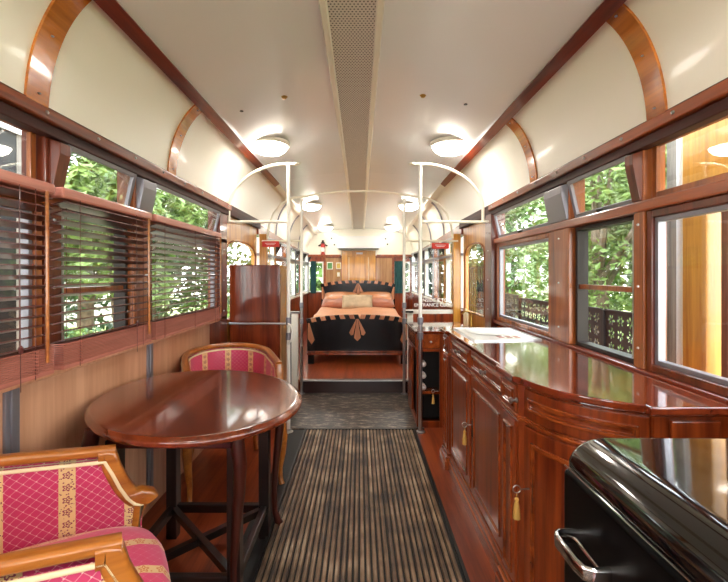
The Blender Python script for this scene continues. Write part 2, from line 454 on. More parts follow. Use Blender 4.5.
wcount = [0]
def quad_frame(b, s, x0, x1, y0, y1, z0, z1, w):
    X = (min(s*x0, s*x1), max(s*x0, s*x1))
    b.box(*X, y0, y0+w, z0, z1); b.box(*X, y1-w, y1, z0, z1); b.box(*X, y0+w, y1-w, z0, z0+w); b.box(*X, y0+w, y1-w, z1-w, z1)
def window(s, y0, y1, kind='fixed', z0=None, z1=1.60, hop=True, frame='post_wood', tilt=.0, zt=1.875):
    wcount[0] += 1
    if z0 is None: z0 = 1.003 if s < 0 else .968
    w = thing('window_%d' % wcount[0], None, None); w['kind'] = 'structure'
    b = MB()
    if kind == 'open':
        quad_frame(b, s, XI+.01, XO, y0, y1, z0, z1, .022)
        b.build('window_frame', 'dark_metal', w, bevel=.003)
        g = MB(); X = sorted((s*(XI+.02), s*(XI+.05)))
        g.box(X[0], X[1], y0+.02, y1-.02, 1.27, 1.295); g.build('sash_rail', 'post_wood', w, bevel=.003)
        g = MB().box(s*1.195-.002, s*1.195+.002, y0+.02, y1-.02, 1.29, z1-.02); g.build('pane', 'glass', w)
        g = MB(); quad_frame(g, s, XI+.012, XI+.02, y0+.022, y0+.05, z0+.02, z1-.02, .008); g.build('sash_channel', 'steel', w)
    else:
        quad_frame(b, s, XI-.012, XO-.02, y0, y1, z0, z1, .03)
        b.build('window_frame', frame, w, bevel=.004)
        g = MB(); quad_frame(g, s, XI+.0, XI+.03, y0+.03, y1-.03, z0+.03, z1-.03, .018); g.build('sash', 'grey_metal', w, bevel=.002)
        g = MB().box(s*(XI+.015)-.002, s*(XI+.015)+.002, y0+.04, y1-.04, z0+.04, z1-.04); g.build('pane', 'glass', w)
    if hop:
        h0, h1 = 1.642, zt
        # hopper sash hinged at the bottom, head leaning in
        L = h1-h0-.01; a = tilt
        def m(): return Matrix.Translation((s*(XI+.015), 0, h0+.004)) @ Matrix.Rotation(-s*a, 4, 'Y')
        mm = m(); ft = .018
        g = MB()
        for (ya, yb, za, zb) in ((y0+.005, y0+.03, 0, L), (y1-.03, y1-.005, 0, L), (y0+.03, y1-.03, 0, .025), (y0+.03, y1-.03, L-.022, L)):
            g.box(-ft/2, ft/2, ya, yb, za, zb, mm)
        g.build('hopper_frame', 'post_wood' if a < .05 else 'grey_metal', w, bevel=.003)
        g = MB().box(-.002, .002, y0+.03, y1-.03, .02, L-.02, mm); g.build('hopper_pane', 'glass', w)
        g = MB().box(-.03, -.008, (y0+y1)/2-.012, (y0+y1)/2+.012, .0, .02, mm) if s > 0 else MB().box(.008, .03, (y0+y1)/2-.012, (y0+y1)/2+.012, .0, .02, mm)
        g.build('catch', 'dark_metal', w, bevel=.002)
    return w
tn = [0]
def post(s, y0, y1, mat, wedge=None, x0=XI-.02, z0=None, z1=1.9):
    tn[0] += 1
    if z0 is None: z0 = 1.003 if s < 0 else .968
    X = sorted((s*x0, s*XO))
    o = struct(MB().box(X[0], X[1], y0, y1, z0, z1).build('trim_%d' % tn[0], mat, bevel=.004))
    if wedge:
        yc0, yc1, wm = wedge
        # triangular hopper stay, apex into the room
        poly = [(s*(XI+.0), 1.85), (s*(XI-.06), 1.83), (s*(XI-.06), 1.79), (s*(XI-.03), 1.645), (s*XI, 1.645)]
        MB().prism(poly, 'Y', yc0, yc1).build('hopper_stay', wm, o, bevel=.003)
    b = MB()
    for z in (1.05, 1.3, 1.55, 1.7): b.lathe([(0, -.006), (.006, -.003), (.006, .003), (0, .006)], 8, (s*(x0-.0005), (y0+y1)/2, z))
    b.each('screw', 'steel', o, smooth=True)
    return o
# right side
window(1, 2.45, 3.42, tilt=.22, zt=1.86)
window(1, 1.70, 2.21, 'open', tilt=.22, zt=1.86)
window(1, .72, 1.63, frame='post_red')
window(1, -.40, .64); window(1, -1.5, -.48); window(1, -2.6, -1.58)
post(1, 2.22, 2.44, 'post_wood', (2.225, 2.435, 'grey_metal')); post(1, 1.635, 1.695, 'post_wood', (1.64, 1.69, 'post_red'))
post(1, .645, .715, 'post_red'); post(1, -.475, -.405, 'post_red'); post(1, -1.575, -1.505, 'post_red'); post(1, YB, -2.605, 'post_red')
post(1, 3.44, 3.60, 'post_red', x0=XI-.05, z0=0, z1=1.86); post(1, 3.62, 3.74, 'post_red', x0=XI-.01, z0=0, z1=1.86)
# left side
window(-1, 2.22, 3.28, tilt=.22, zt=1.86)
window(-1, 1.56, 2.05, 'open', tilt=.22, zt=1.86)
window(-1, .72, 1.47)
window(-1, -.40, .64); window(-1, -1.5, -.48); window(-1, -2.6, -1.58)
post(-1, 2.055, 2.215, 'post_wood', (2.07, 2.20, 'grey_metal')); post(-1, 1.475, 1.555, 'post_red', (1.49, 1.545, 'post_red'))
post(-1, .645, .715, 'post_red'); post(-1, -.475, -.405, 'post_red'); post(-1, -1.575, -1.505, 'post_red'); post(-1, YB, -2.605, 'post_red')
post(-1, 3.285, 3.46, 'post_red', x0=XI-.03, z0=0, z1=1.86)

# rear end wall (behind the camera) with windows
rw = struct(MB().box(-1.22, 1.22, YB-.05, YB, 0, 1.0).box(-1.22, 1.22, YB-.05, YB, 1.85, 2.55).box(-1.22, -1.0, YB-.05, YB, 1, 1.85).box(1.0, 1.22, YB-.05, YB, 1, 1.85).box(-.36, -.28, YB-.05, YB, 1, 1.85).box(.28, .36, YB-.05, YB, 1, 1.85).build('wall_rear', 'mahogany'))

# entry doors with arched window (side walls, 3.75..4.62)
def arch_door(s, y0, y1):
    n = 'door_%d' % (1 if s > 0 else 2)
    d = thing(n, None, None); d['kind'] = 'structure'
    wy0, wy1 = y0+.055, y1-.07; zb, zs_, zt = .95, 1.55, 1.66
    b = MB(); X = sorted((s*(XI+.01), s*(XI+.05)))
    b.box(*X, y0, wy0, 0, 1.86); b.box(*X, wy1, y1, 0, 1.86); b.box(*X, wy0, wy1, 0, zb)
    N = 14
    for i in range(N):
        ya, yb = wy0+(wy1-wy0)*i/N, wy0+(wy1-wy0)*(i+1)/N
        def az(y):
            q = (y-(wy0+wy1)/2)/((wy1-wy0)/2); return zs_+(zt-zs_)*math.sqrt(max(0, 1-abs(q)**2.6))
        b.prism([(ya, az(ya)), (yb, az(yb)), (yb, 1.86), (ya, 1.86)], 'X', *X)
    b.build('door_leaf', 'ochre', d)
    pts = [(s*(XI+.008), wy0, zb), (s*(XI+.008), wy0, zs_)]+[(s*(XI+.008), wy0+(wy1-wy0)*i/N, az(wy0+(wy1-wy0)*i/N)) for i in range(1, N)]+[(s*(XI+.008), wy1, zs_), (s*(XI+.008), wy1, zb)]
    MB().tube(pts, .009, 6).tube([pts[0], pts[-1]], .009, 6).build('arch_bead', 'post_wood', d, smooth=True)
    MB().box(s*(XI+.03)-.002, s*(XI+.03)+.002, wy0, wy1, zb, zt).build('pane', 'glass', d)
    return d
arch_door(1, 3.76, 4.60); arch_door(-1, 3.47, 4.60)

# bedroom side walls & windows
for s, nm in ((-1, 'wall_left'), (1, 'wall_right')):
    X = sorted((s*XI, s*XO))
    w = struct(MB().box(*X, YP, YE, ZP, .93).box(*X, YP, YE, 1.80, 1.95).build(nm, 'mahogany'))
    MB().box(*sorted((s*(XI-.03), s*XI)), YP+.05, YE, .93, .96).build('window_sill', 'cream_paint', w, bevel=.004)
    MB().box(*sorted((s*(XI-.03), s*XO)), YP, YE, 1.56, 1.59).build('transom_rail', 'grey_metal', w, bevel=.004)
    MB().box(*sorted((s*(XI-.03), s*XI)), YP, YE, 1.77, 1.80).build('cornice', 'grey_metal', w, bevel=.004)
    n = 5; L = (YE-YP)/n
    for i in range(n):
        y0 = YP+i*L+.03
        wcount[0] += 1
        g = thing('window_%d' % wcount[0], None, None); g['kind'] = 'structure'
        b = MB(); quad_frame(b, s, XI-.005, XO-.02, y0, y0+L-.07, .96, 1.56, .03); quad_frame(b, s, XI-.005, XO-.02, y0, y0+L-.07, 1.59, 1.77, .02)
        b.build('window_frame', 'white_paint' if i % 2 == 0 else 'post_wood', g, bevel=.003)
        MB().box(s*(XI+.02)-.002, s*(XI+.02)+.002, y0+.02, y0+L-.08, .97, 1.76).build('pane', 'glass', g)
        tn[0] += 1
        o = struct(MB().box(*sorted((s*(XI-.02), s*XO)), y0+L-.066, y0+L-.004, .96, 1.78).build('trim_%d' % tn[0], 'ochre' if i == 0 else 'grey_metal', bevel=.003))
        MB().prism([(s*(XI-.02), 1.76), (s*(XI-.09), 1.75), (s*(XI-.09), 1.72), (s*(XI-.02), 1.60)], 'Y', y0+L-.06, y0+L-.01).build('hopper_stay', 'dark_metal', o, bevel=.003)

# far end wall
ew = struct(MB().box(-1.22, -1.14, YE, YE+.05, ZP, 1.75).box(-1.22, 1.22, YE, YE+.05, ZP, .95).box(-1.22, 1.22, YE, YE+.05, 1.62, 1.75)
    .box(-.80, .74, YE, YE+.05, .95, 1.62).box(1.10, 1.22, YE, YE+.05, .95, 1.62).build('wall_back', 'mahogany'))
pts = []
N = 20
top = []
for i in range(N+1):
    x = -.95+1.9*i/N; top.append((x, ceil_z(x)+dz(YE)+.01))
lo = [cove_pt(1, t_/8, YE) for t_ in range(9)]
poly = [(-1.15, 1.75)]+[(-p[0], p[2]) for p in lo]+top+[(p[0], p[2]) for p in reversed(lo)]+[(1.15, 1.75)]
MB().prism(poly, 'Y', YE-.01, YE+.04).build('cream_upper_panel', 'cream_paint', ew)
MB().box(-1.14, -.42, YE-.04, YE, 1.72, 1.775).box(.36, 1.14, YE-.04, YE, 1.72, 1.775).each('picture_rail', 'cornice', ew, bevel=.005)
MB().box(-.75, -.42, YE-.012, YE, 1.0, 1.70).box(.36, .70, YE-.012, YE, 1.0, 1.70).each('veneer_panel', 'pale_ply', ew)
MB().box(-.80, -.75, YE-.02, YE, .95, 1.72).box(.70, .75, YE-.02, YE, .95, 1.72).each('stile', 'cornice', ew, bevel=.003)
dr = thing('door_3', None, None); dr['kind'] = 'structure'
MB().box(-.40, -.27, YE-.05, YE-.012, ZP, 1.86).box(.21, .34, YE-.05, YE-.012, ZP, 1.86).box(-.27, .21, YE-.05, YE-.012, 1.74, 1.86).build('door_frame', 'ochre', dr, bevel=.005)
MB().box(-.27, .21, YE-.03, YE-.012, ZP, 1.74).build('door_leaf', 'ochre', dr)
MB().box(-.25, -.235, YE-.036, YE-.03, .5, 1.72).box(.175, .19, YE-.036, YE-.03, .5, 1.72).each('moulding', 'piping', dr)
MB().box(-.08, .06, YE-.056, YE-.05, 1.78, 1.82).build('name_plate', 'paper', dr)
for k, (x0, x1) in enumerate(((-1.14, -.80), (.74, 1.10))):
    wcount[0] += 1
    g = thing('window_%d' % wcount[0], None, None); g['kind'] = 'structure'
    b = MB().box(x0, x0+.03, YE-.01, YE+.04, .95, 1.62).box(x1-.03, x1, YE-.01, YE+.04, .95, 1.62).box(x0, x1, YE-.01, YE+.04, .95, .98).box(x0, x1, YE-.01, YE+.04, 1.59, 1.62).box(x0, x1, YE, YE+.03, 1.25, 1.28)
    b.build('window_frame', 'white_paint', g, bevel=.003)
    MB().box(x0+.02, x1-.02, YE+.02, YE+.024, .97, 1.6).build('pane', 'glass', g)
    side = x0+.09 if k == 0 else x0+.02
    cx0, cx1 = (x0+.06, x0+.18) if k == 0 else (x0+.01, x0+.24)
    cb = MB(); nn = 24
    cb.grid(lambda u, v: (cx0+(cx1-cx0)*u, YE-.05+.014*math.sin(u*PI*9), .93+.70*v), nn, 1)
    cb.grid(lambda u, v: (cx0+(cx1-cx0)*u, YE-.046+.014*math.sin(u*PI*9), .93+.70*v), nn, 1)
    tag(cb.build('curtain', 'teal', smooth=True), ('dark teal curtain hanging at the end window left of the headboard', 'dark teal curtain hanging at the end window right of the headboard')[k], 'curtain', 'teal curtains at the end wall')
# bulkhead between entry and bedroom
tn[0] += 1
bh = thing('trim_%d' % tn[0], None, None); bh['kind'] = 'structure'
def bhbox(x0, x1, z0, z1, mat, nm, y0=YP-.02, y1=YP+.03):
    return MB().box(x0, x1, y0, y1, z0, z1).build(nm, mat, bh, bevel=.003)
bhbox(-.90, -.80, 0.0, .90, 'cream_paint', 'lower_panel'); bhbox(-.775, -.70, 0, .90, 'cream_paint', 'lower_panel'); bhbox(-.80, -.775, 0, .9, 'dark_metal', 'panel_gap', YP)
bhbox(-1.15, -.92, 0, .9, 'cream_paint', 'lower_panel')
bhbox(-1.15, -.66, .90, .925, 'steel', 'ledge')
bhbox(.535, .60, 0, .90, 'cream_paint', 'lower_panel'); bhbox(.60, 1.15, 0, .90, 'mahogany', 'lower_panel')
bhbox(.50, 1.06, .90, .945, 'cream_paint', 'ledge')
bhbox(1.05, 1.13, 0, 1.80, 'ochre', 'bulkhead_post', YP-.05); bhbox(-1.13, -1.05, 0, 1.80, 'ochre', 'bulkhead_post', YP-.05)
bhbox(.52, 1.06, 1.715, 1.735, 'cream_paint', 'head_rail'); bhbox(-1.06, -.66, 1.715, 1.735, 'cream_paint', 'head_rail')
MB().box(.53, 1.05, YP+.005, YP+.009, .945, 1.715).build('glass_screen', 'glass', bh); MB().box(-1.05, -.68, YP+.005, YP+.009, .925, 1.715).build('glass_screen', 'glass', bh)
bhbox(.47, .60, .915, .935, 'dark_metal', 'latch', YP-.05, YP-.02)

def text_obj(name, body, size, mat, parent, mw, align='CENTER', ext=.0008):
    cu = bpy.data.curves.new(name, 'FONT'); cu.body = body; cu.size = size; cu.align_x = align; cu.extrude = ext; cu.offset = .0008
    o = bpy.data.objects.new(name, cu); C.objects.link(o)
    dg = bpy.context.evaluated_depsgraph_get(); me = bpy.data.meshes.new_from_object(o.evaluated_get(dg))
    bpy.data.objects.remove(o)
    me.materials.clear(); me.materials.append(M[mat]); me.transform(mw)
    r = bpy.data.objects.new(name, me); C.objects.link(r); r.parent = parent; return r
RX = Matrix.Rotation(PI/2, 4, 'X')
text_obj('lettering', 'INSIDE & TOP\nENTRANCE CLOSED', .054, 'text_white', bh, Matrix.Translation((.86, YP-.0, 1.035)) @ RX)
# red signs on the bulkhead head rail
for (xc, zc, wd, lb) in ((-1.0, 1.685, .19, 'small red sign box beside the arched window of the left entry door'), (.90, 1.665, .19, 'small red sign box above the lettered glass screen')):
    sg = thing('red_sign', lb, 'sign', (xc, YP-.05, zc), group='red signs on the bulkhead')
    MB().box(-wd/2, wd/2, -.02, .015, -.032, .032).build('sign_body', 'red_sign', sg, bevel=.006)
    MB().box(-.06, .06, -.0215, -.02, .006, .011).box(-.045, .045, -.0215, -.02, -.010, -.005).build('faded_marking', 'label_white', sg)
    MB().box(-.012, .012, -.005, .005, .03, .035 if zc > 1.68 else .055).build('hanger', 'cream_paint', sg)

# ---------------------------------------------------------------- poles and hoops
def pole(x, y, ztop, z0, label, cut=1.2, ring=False, lowmat='steel'):
    p = thing('grab_pole', label, 'pole', (x, y, z0), group='white and steel grab poles')
    MB().tube([(0, 0, cut-z0), (0, 0, ztop-z0)], .016, 14).build('painted_upper', 'white_paint', p, smooth=True)
    MB().tube([(0, 0, 0), (0, 0, cut-z0)], .0165, 14).build('steel_lower', lowmat, p, smooth=True)
    b = MB()
    for zc in (cut-z0, .80-z0+.02): b.tube([(0, 0, zc-.03), (0, 0, zc+.03)], .024, 14)
    b.each('collar', 'grey_metal', p, smooth=True)
    MB().lathe([(.04, 0), (.04, .008), (.02, .014), (.018, .03)], 18).build('floor_flange', 'steel', p, smooth=True)
    return p
pl = pole(-.61, 3.5, 2.29, 0, 'front left grab pole standing beside the brown panel screen', cut=.95, lowmat='white_paint')
pr = pole(.515, 3.5, 2.29, 0, 'front right grab pole standing before the small cabinet', cut=.95)
pole(-.655, 4.6, 2.2, .0, 'rear left grab pole at the edge of the bedroom step', cut=1.0)
pole(.495, 4.6, 2.2, .0, 'rear right grab pole at the edge of the bedroom step', cut=1.0)
b = MB()
b.tube([(.0, -.016, .93), (.03, -.03, .91), (.04, -.04, .86), (.035, -.04, .80), (.01, -.03, .765), (0, -.016, .76)], .009, 10)
b.build('hand_loop', 'white_paint', pl, smooth=True)
def hoop(s, xp, xw, y, ztop, zlow, label):
    h = thing('ceiling_hoop', label, 'rail', (xp, y, zlow), group='white hoop rails under the ceiling')
    W = abs(xw-xp); pts = [(-s*.07, 0, ztop-zlow), (0, 0, ztop-zlow)]
    for i in range(1, 17):
        a = PI/2*i/16; pts.append((s*(W*math.sin(a)), 0, (ztop-zlow-.12)*math.cos(a)**.9*1.0+.12 if True else 0))
    pts = [(-s*.07, 0, ztop-zlow-.004), (0, 0, ztop-zlow)]+[(s*W*(math.sin(PI/2*i/16)), 0, .10+(ztop-zlow-.10)*math.cos(PI/2*i/16)) for i in range(1, 17)]+[(s*W, 0, 0)]
    MB().tube(pts, .013, 12).build('curved_tube', 'cream_paint', h, smooth=True)
    MB().tube([(0, 0, 0), (s*(W+.05), 0, 0)], .012, 12).each('cross_bar', 'cream_paint', h, smooth=True)
    MB().lathe([(.03, -.006), (.03, .006)], 14, m=Matrix.Translation((-s*.07, 0, ztop-zlow)) @ Matrix.Rotation(0, 4, 'X')).build('ceiling_flange', 'cream_paint', h)
hoop(-1, -.61, -1.12, 3.5, 2.29, 1.795, 'left curved white hoop rail with cross bar at the near grab pole')
hoop(1, .515, 1.05, 3.5, 2.29, 1.795, 'right curved white hoop rail with cross bar at the near grab pole')
ar = thing('ceiling_hoop', 'long thin white arch rail spanning the aisle before the bedroom', 'rail', (0, 4.6, 1.75), group='white hoop rails under the ceiling')
pts = [(-1.04, 0, -.0), (-1.02, 0, .15), (-.97, 0, .28), (-.88, 0, .39), (-.75, 0, .455)]+[(x/10, 0, .50-.07*(x/6.5)**2+.03) for x in range(-6, 7)]+[(.75, 0, .455), (.88, 0, .39), (.97, 0, .28), (1.02, 0, .15), (1.04, 0, 0)]
MB().tube(pts, .012, 12).build('arch_tube', 'cream_paint', ar, smooth=True)
MB().tube([(-.655, 0, -.03), (-1.1, 0, -.03)], .01).tube([(.495, 0, -.03), (1.1, 0, -.03)], .01).each('cross_bar', 'cream_paint', ar, smooth=True)
# horizontal rail across the brown panel
tag(MB().tube([(-1.12, 3.50, .926), (-.61, 3.50, .926)], .009, 10).build('hand_rail', 'steel', smooth=True), 'thin steel rail running across the brown panel screen', 'rail')
# brown wooden partition / cupboard on the left
wd = thing('wooden_cupboard', 'tall dark polished cupboard behind the far armchair', 'cupboard', (-.92, 3.80, 0))
MB().box(-.22, .22, -.22, .24, 0, 1.43).build('body', 'screen_wood', wd, bevel=.006)
MB().box(-.205, .205, -.228, -.22, .02, 1.415).build('front_panel', 'screen_wood', wd, bevel=.002)
MB().box(.22, .232, -.21, .22, .05, 1.40).build('side_panel', 'pale_ply', wd, bevel=.003)
b = MB()
for zc in (.95, 1.15): b.tube([(.233, -.05+.06*math.sin(i/8*PI), zc-.09+.18*i/8) for i in range(9)], .004, 6)
b.each('inlay', 'ochre', wd, smooth=True)

# ---------------------------------------------------------------- lamps
def lamp(x, y, label):
    z = ceil_z(x)+dz(y)
    L = thing('ceiling_lamp', label, 'ceiling lamp', (x, y, z), group='round glowing ceiling lamps')
    b = MB().lathe([(.165, .01), (.168, -.008), (.160, -.022), (.150, -.024), (.142, -.018), (.142, .0)], 36); b.build('rim', 'cream_paint', L, smooth=True)
    b = MB().lathe([(.146, -.016), (.142, -.034), (.125, -.058), (.095, -.077), (.05, -.089), (0, -.093)], 36); b.build('glass_bowl', 'lamp_glow', L, smooth=True)
for x, y, lb in ((-.75, .45, 'ceiling lamp above the near left armchair'), (.75, .45, 'ceiling lamp above the black fridge'), (-.75, -2.0, 'ceiling lamp at the left rear behind the viewer'), (.75, -2.0, 'ceiling lamp at the right rear behind the viewer'),
               (-.75, 3.40, 'largest left ceiling lamp, before the left hoop rail'), (.75, 3.40, 'largest right ceiling lamp, before the right hoop rail'),
               (-.73, 6.1, 'left ceiling lamp above the foot of the bed'), (.73, 6.1, 'right ceiling lamp above the foot of the bed'), (-.70, 8.3, 'left ceiling lamp nearest the end wall'), (.66, 8.3, 'right ceiling lamp nearest the end wall')):
    lamp(x, y, lb)

# ---------------------------------------------------------------- blinds
def blind(y0, y1, label, closed=False):
    L = y1-y0; x = -1.095
    B = thing('venetian_blind', label, 'window blind', (x, y0, 1.0), group='wooden slatted blinds on the left wall')
    MB().box(-.022, .028, 0, L, .625, .665).build('head_rail', 'blind_wood', B, bevel=.008)
    b = MB(); z = .105
    while z < .615:
        m = Matrix.Translation((0, 0, z)) @ Matrix.Rotation(math.radians(-15), 4, 'Y'); b.box(-.023, .023, .008, L-.008, -.002, .002, m); z += .0335
    b.build('slats', 'blind_slat', B)
    b = MB(); z = .022
    while z < .098: b.box(-.025, .025, .006, L-.006, z, z+.0042); z += .0064
    b.box(-.025, .025, .006, L-.006, .004, .020)
    b.build('slat_stack', 'blind_wood', B)
    b = MB(); c = MB()
    for yy in (.10, L/2, L-.10) if L > .8 else (.09, L-.09):
        for xx in (-.026, .027): b.tube([(xx, yy, .0), (xx, yy, .63)], .0013, 5)
        for q in range(8):
            c.tube([(.027, yy-.012, .02+q*.011), (.036, yy, .016+q*.011), (.027, yy+.014, .022+q*.011)], .0016, 5)
    b.each('ladder_cord', 'blind_slat', B); c.each('gathered_cord', 'blind_wood', B)
    MB().tube([(.034, L-.05, .63), (.036, L-.05, .05)], .0055, 8).build('tilt_wand', 'chair_wood', B, smooth=True)
    b = MB().tube([(.032, L-.16, .63), (.036, L-.16, -.02)], .0012, 5).lathe([(0, -.012), (.006, -.008), (.008, .008), (.003, .016)], 8, (.036, L-.16, .11))
    b.build('pull_cord', 'blind_slat', B)
blind(.72, 1.44, 'nearest wooden slatted blind, cut by the left picture edge')
blind(1.475, 2.11, 'middle wooden slatted blind over the table')
blind(2.145, 3.17, 'farthest wooden slatted blind, beside the far armchair')

# ---------------------------------------------------------------- armchairs
def make_chair(label, loc, rz):
    A = thing('armchair', label, 'armchair', loc, rz, 'pink damask tub armchairs')
    HW = .265; XB = -.285; XS = -.04; XR = .20; XF = .29
    def path(s):         # s in [-1,1] over the full U
        Larc = 1.57*((HW+(XS-XB))/2)*1.02; Lst = XF-XS; tot = Larc+Lst
        a = abs(s)*tot; sg = 1 if s >= 0 else -1
        if a < Larc:
            th = a/Larc*PI/2; return Vector((XS+(XB-XS)*math.cos(th), sg*HW*math.sin(th), 0)), sg*a
        return Vector((XS+(a-Larc), sg*HW, 0)), sg*a
    def railz(x): return .824-.062*((x-XB)/(XR-XB))
    def topz(x):
        if x <= XR: return railz(x)
        t_ = min(1, (x-XR)/(XF-XR)); return .590+(railz(XR)-.02-.590)*(1-t_)**1.8
    def nrm(s):
        p0 = path(max(-1, s-.01))[0]; p1 = path(min(1, s+.01))[0]; d = (p1-p0).normalized(); return Vector((d.y, -d.x, 0))  # outward
    zl = .40
    for nm, off in (('inner_upholstery', -.012), ('outer_upholstery', .014)):
        b = MB()
        def fn(u, v, off=off):
            s = -1+2*u; p, a = path(s); n = nrm(s); t_ = topz(p.x)-.03
            z = zl+(t_-zl)*v
            bulge = (.02 if off < 0 else .004)*math.sin(PI*v)
            return p+n*(off-bulge if off < 0 else off+bulge)+Vector((0, 0, z))
        def uvf(u, v):
            s = -1+2*u; p, a = path(s); return (a, zl+(topz(p.x)-zl)*v)
        b.grid(fn, 72, 10, uvf); b.build(nm, 'damask', A, smooth=True, angle=80)
    # piping following the cloth edge, inside and out
    b = MB()
    for off in (-.018, .020):
        top = []
        for i in range(73):
            s = -1+2*i/72; p, a = path(s)
            top.append(p+nrm(s)*off+Vector((0, 0, topz(p.x)-.036)))
        e0 = path(-1)[0]; e1 = path(1)[0]
        pts = [e0+nrm(-1)*off+Vector((-.012, 0, zl+.04))]+[q for q in top]+[e1+nrm(1)*off+Vector((-.012, 0, zl+.04))]
        b.sweep(pts, rrect(.010, .012, .004, 2))
    b.build('piping', 'piping', A, smooth=True)
    # top rail
    n = 48; pts = []
    smax = None
    for i in range(200):
        if path(i/199)[0].x > XR+.015: smax = i/199; break
    for i in range(n+1):
        s = -smax+2*smax*i/n; p, a = path(s); pts.append(p+Vector((0, 0, railz(p.x)-.006)))
    MB().sweep(pts, rrect(.040, .030, .010, 3)).build('top_rail', 'chair_wood', A, smooth=True)
    for sg in (-1, 1):
        # scooped arm front
        pts = []
        for i in range(13):
            t_ = i/12; x = XR-.03+(XF+.02-XR)*t_; z = topz(max(XR, x))-.022
            pts.append((x, sg*HW, z))
        pts += [(XF+.01, sg*HW, .575)]
        MB().sweep(pts, rrect(.046, .052, .012, 3)).build('arm_scroll', 'chair_wood', A, smooth=True)
        # knuckle and front post
        b = MB()
        b.sweep([(XF-.035, sg*HW, .585), (XF+.0, sg*HW, .585), (XF+.022, sg*HW, .575), (XF+.030, sg*HW, .560)], rrect(.048, .046, .014, 3))
        b.build('arm_knuckle', 'chair_wood', A, smooth=True)
        b = MB().tube([(XF+.005, sg*HW, .58), (XF-.012, sg*HW, .53), (XF-.02, sg*HW, .48), (XF-.02, sg*HW, .42), (XF-.015, sg*HW, .34)], [.026, .022, .021, .024, .028], 12)
        b.build('arm_post', 'chair_wood', A, smooth=True)
        MB().tube([(XF-.015, sg*HW, .38), (XF+.01, sg*(HW+.003), .30), (XF+.008, sg*HW, .2), (XF-.008, sg*(HW-.01), .1), (XF-.004, sg*(HW-.008), .03), (XF+.012, sg*(HW-.004), .0)], [.028, .027, .021, .015, .014, .018], 12).build('leg', 'chair_wood', A, smooth=True)
        MB().tube([(-.19, sg*.19, .38), (-.2, sg*.195, .25), (-.23, sg*.21, .1), (-.27, sg*.225, 0)], [.024, .021, .017, .015], 12).build('leg', 'chair_wood', A, smooth=True)
    # seat rail
    pts = [path(-1+2*i/40)[0]*1.0+Vector((0, 0, .385)) for i in range(41)]
    MB().sweep(pts, rrect(.03, .055, .008, 2)).tube([(XF-.01, -HW, .385), (XF+.03, -.12, .385), (XF+.04, 0, .385), (XF+.03, .12, .385), (XF-.01, HW, .385)], .024, 8).build('seat_rail', 'chair_wood', A, smooth=True)
    # seat cushion
    def prof(th):
        c, s_ = math.cos(th), math.sin(th)
        x = (.335 if c > 0 else .235)*math.copysign(abs(c)**.62, c); y = .247*math.copysign(abs(s_)**.62, s_)
        return x, y
    rings = [(.92, .40), (1.0, .415), (1.02, .455), (1.005, .492), (.955, .522), (.82, .542), (.55, .556), (.25, .562), (0.001, .563)]
    b = MB(); nn = 56; vs = []; uv = []
    for (r, z) in rings:
        for k in range(nn):
            x, y = prof(2*PI*k/nn); vs.append((x*r, y*r, z)); uv.append((y*r+.065-(.0), x*r))
    fs = [(i*nn+k, i*nn+(k+1) % nn, (i+1)*nn+(k+1) % nn, (i+1)*nn+k) for i in range(len(rings)-1) for k in range(nn)]
    fs.append(tuple(range(nn))[::-1])
    b.add(vs, fs, uv); b.build('seat_cushion', 'damask_seat', A, smooth=True, angle=80)
    return A
make_chair('near pink damask armchair with light wood frame, cut by the left picture edge', (-.875, 1.03, 0), math.radians(32)).scale = (1.06, 1.06, 1)
make_chair('far pink damask armchair behind the oval table, back to the cupboard', (-.89, 2.80, 0), math.radians(-64)).scale = (1.06, 1.06, 1)

# ---------------------------------------------------------------- table
T = thing('gateleg_table', 'oval dark wood gateleg table with a polished top', 'table', (-.725, 1.858, 0), math.radians(35)); T.scale = (1, 1, 1.07)
aX, aY = .436, .532
def ell(r, n=72): return [(r_[0], r_[1]) for r_ in [((aX+r)*math.cos(2*PI*k/n), (aY+r)*math.sin(2*PI*k/n)) for k in range(n)]]
b = MB(); n = 72; rings = [(-.012, .722), (-.004, .722), (0, .727), (0, .737), (-.004, .742), (-.010, .744), (-.013, .748), (-.02, .750), (-.03, .7502), (-.05, .7502)]
vs = [(x, y, z) for r, z in rings for x, y in ell(r)]
fs = [(i*n+k, i*n+(k+1) % n, (i+1)*n+(k+1) % n, (i+1)*n+k) for i in range(len(rings)-1) for k in range(n)]+[tuple(range(n))[::-1], tuple((len(rings)-1)*n+k for k in range(n))]
b.add(vs, fs).build('tabletop', 'table_wood', T, smooth=True, angle=50)
TT = thing('leg_pivot', None, None) if False else T
rotm = Matrix.Rotation(math.radians(-35), 4, 'Z')
tb = MB().box(-.24, .24, -.30, -.28, .64, .722).box(-.24, .24, .28, .30, .64, .722).box(-.24, -.22, -.30, .30, .64, .722).box(.22, .24, -.30, .30, .64, .722).build('apron', 'dark_leg', T, bevel=.004)
for sx in (-1, 1):
    for sy in (-1, 1):
        MB().box(sx*.235-.026, sx*.235+.026, sy*.25-.026, sy*.25+.026, 0, .66).build('trestle_leg', 'black_leg', T, bevel=.004)
MB().box(-.235, .235, -.265, -.235, .12, .16).box(-.235, .235, .235, .265, .12, .16).box(-.25, -.22, -.25, .25, .12, .16).box(.22, .25, -.25, .25, .12, .16).each('stretcher', 'black_leg', T, bevel=.004)
MB().box(-.33, .33, -.014, .014, .12, .15, Matrix.Rotation(math.radians(46), 4, 'Z')).box(-.33, .33, -.014, .014, .125, .155, Matrix.Rotation(math.radians(-46), 4, 'Z')).each('cross_brace', 'black_leg', T)
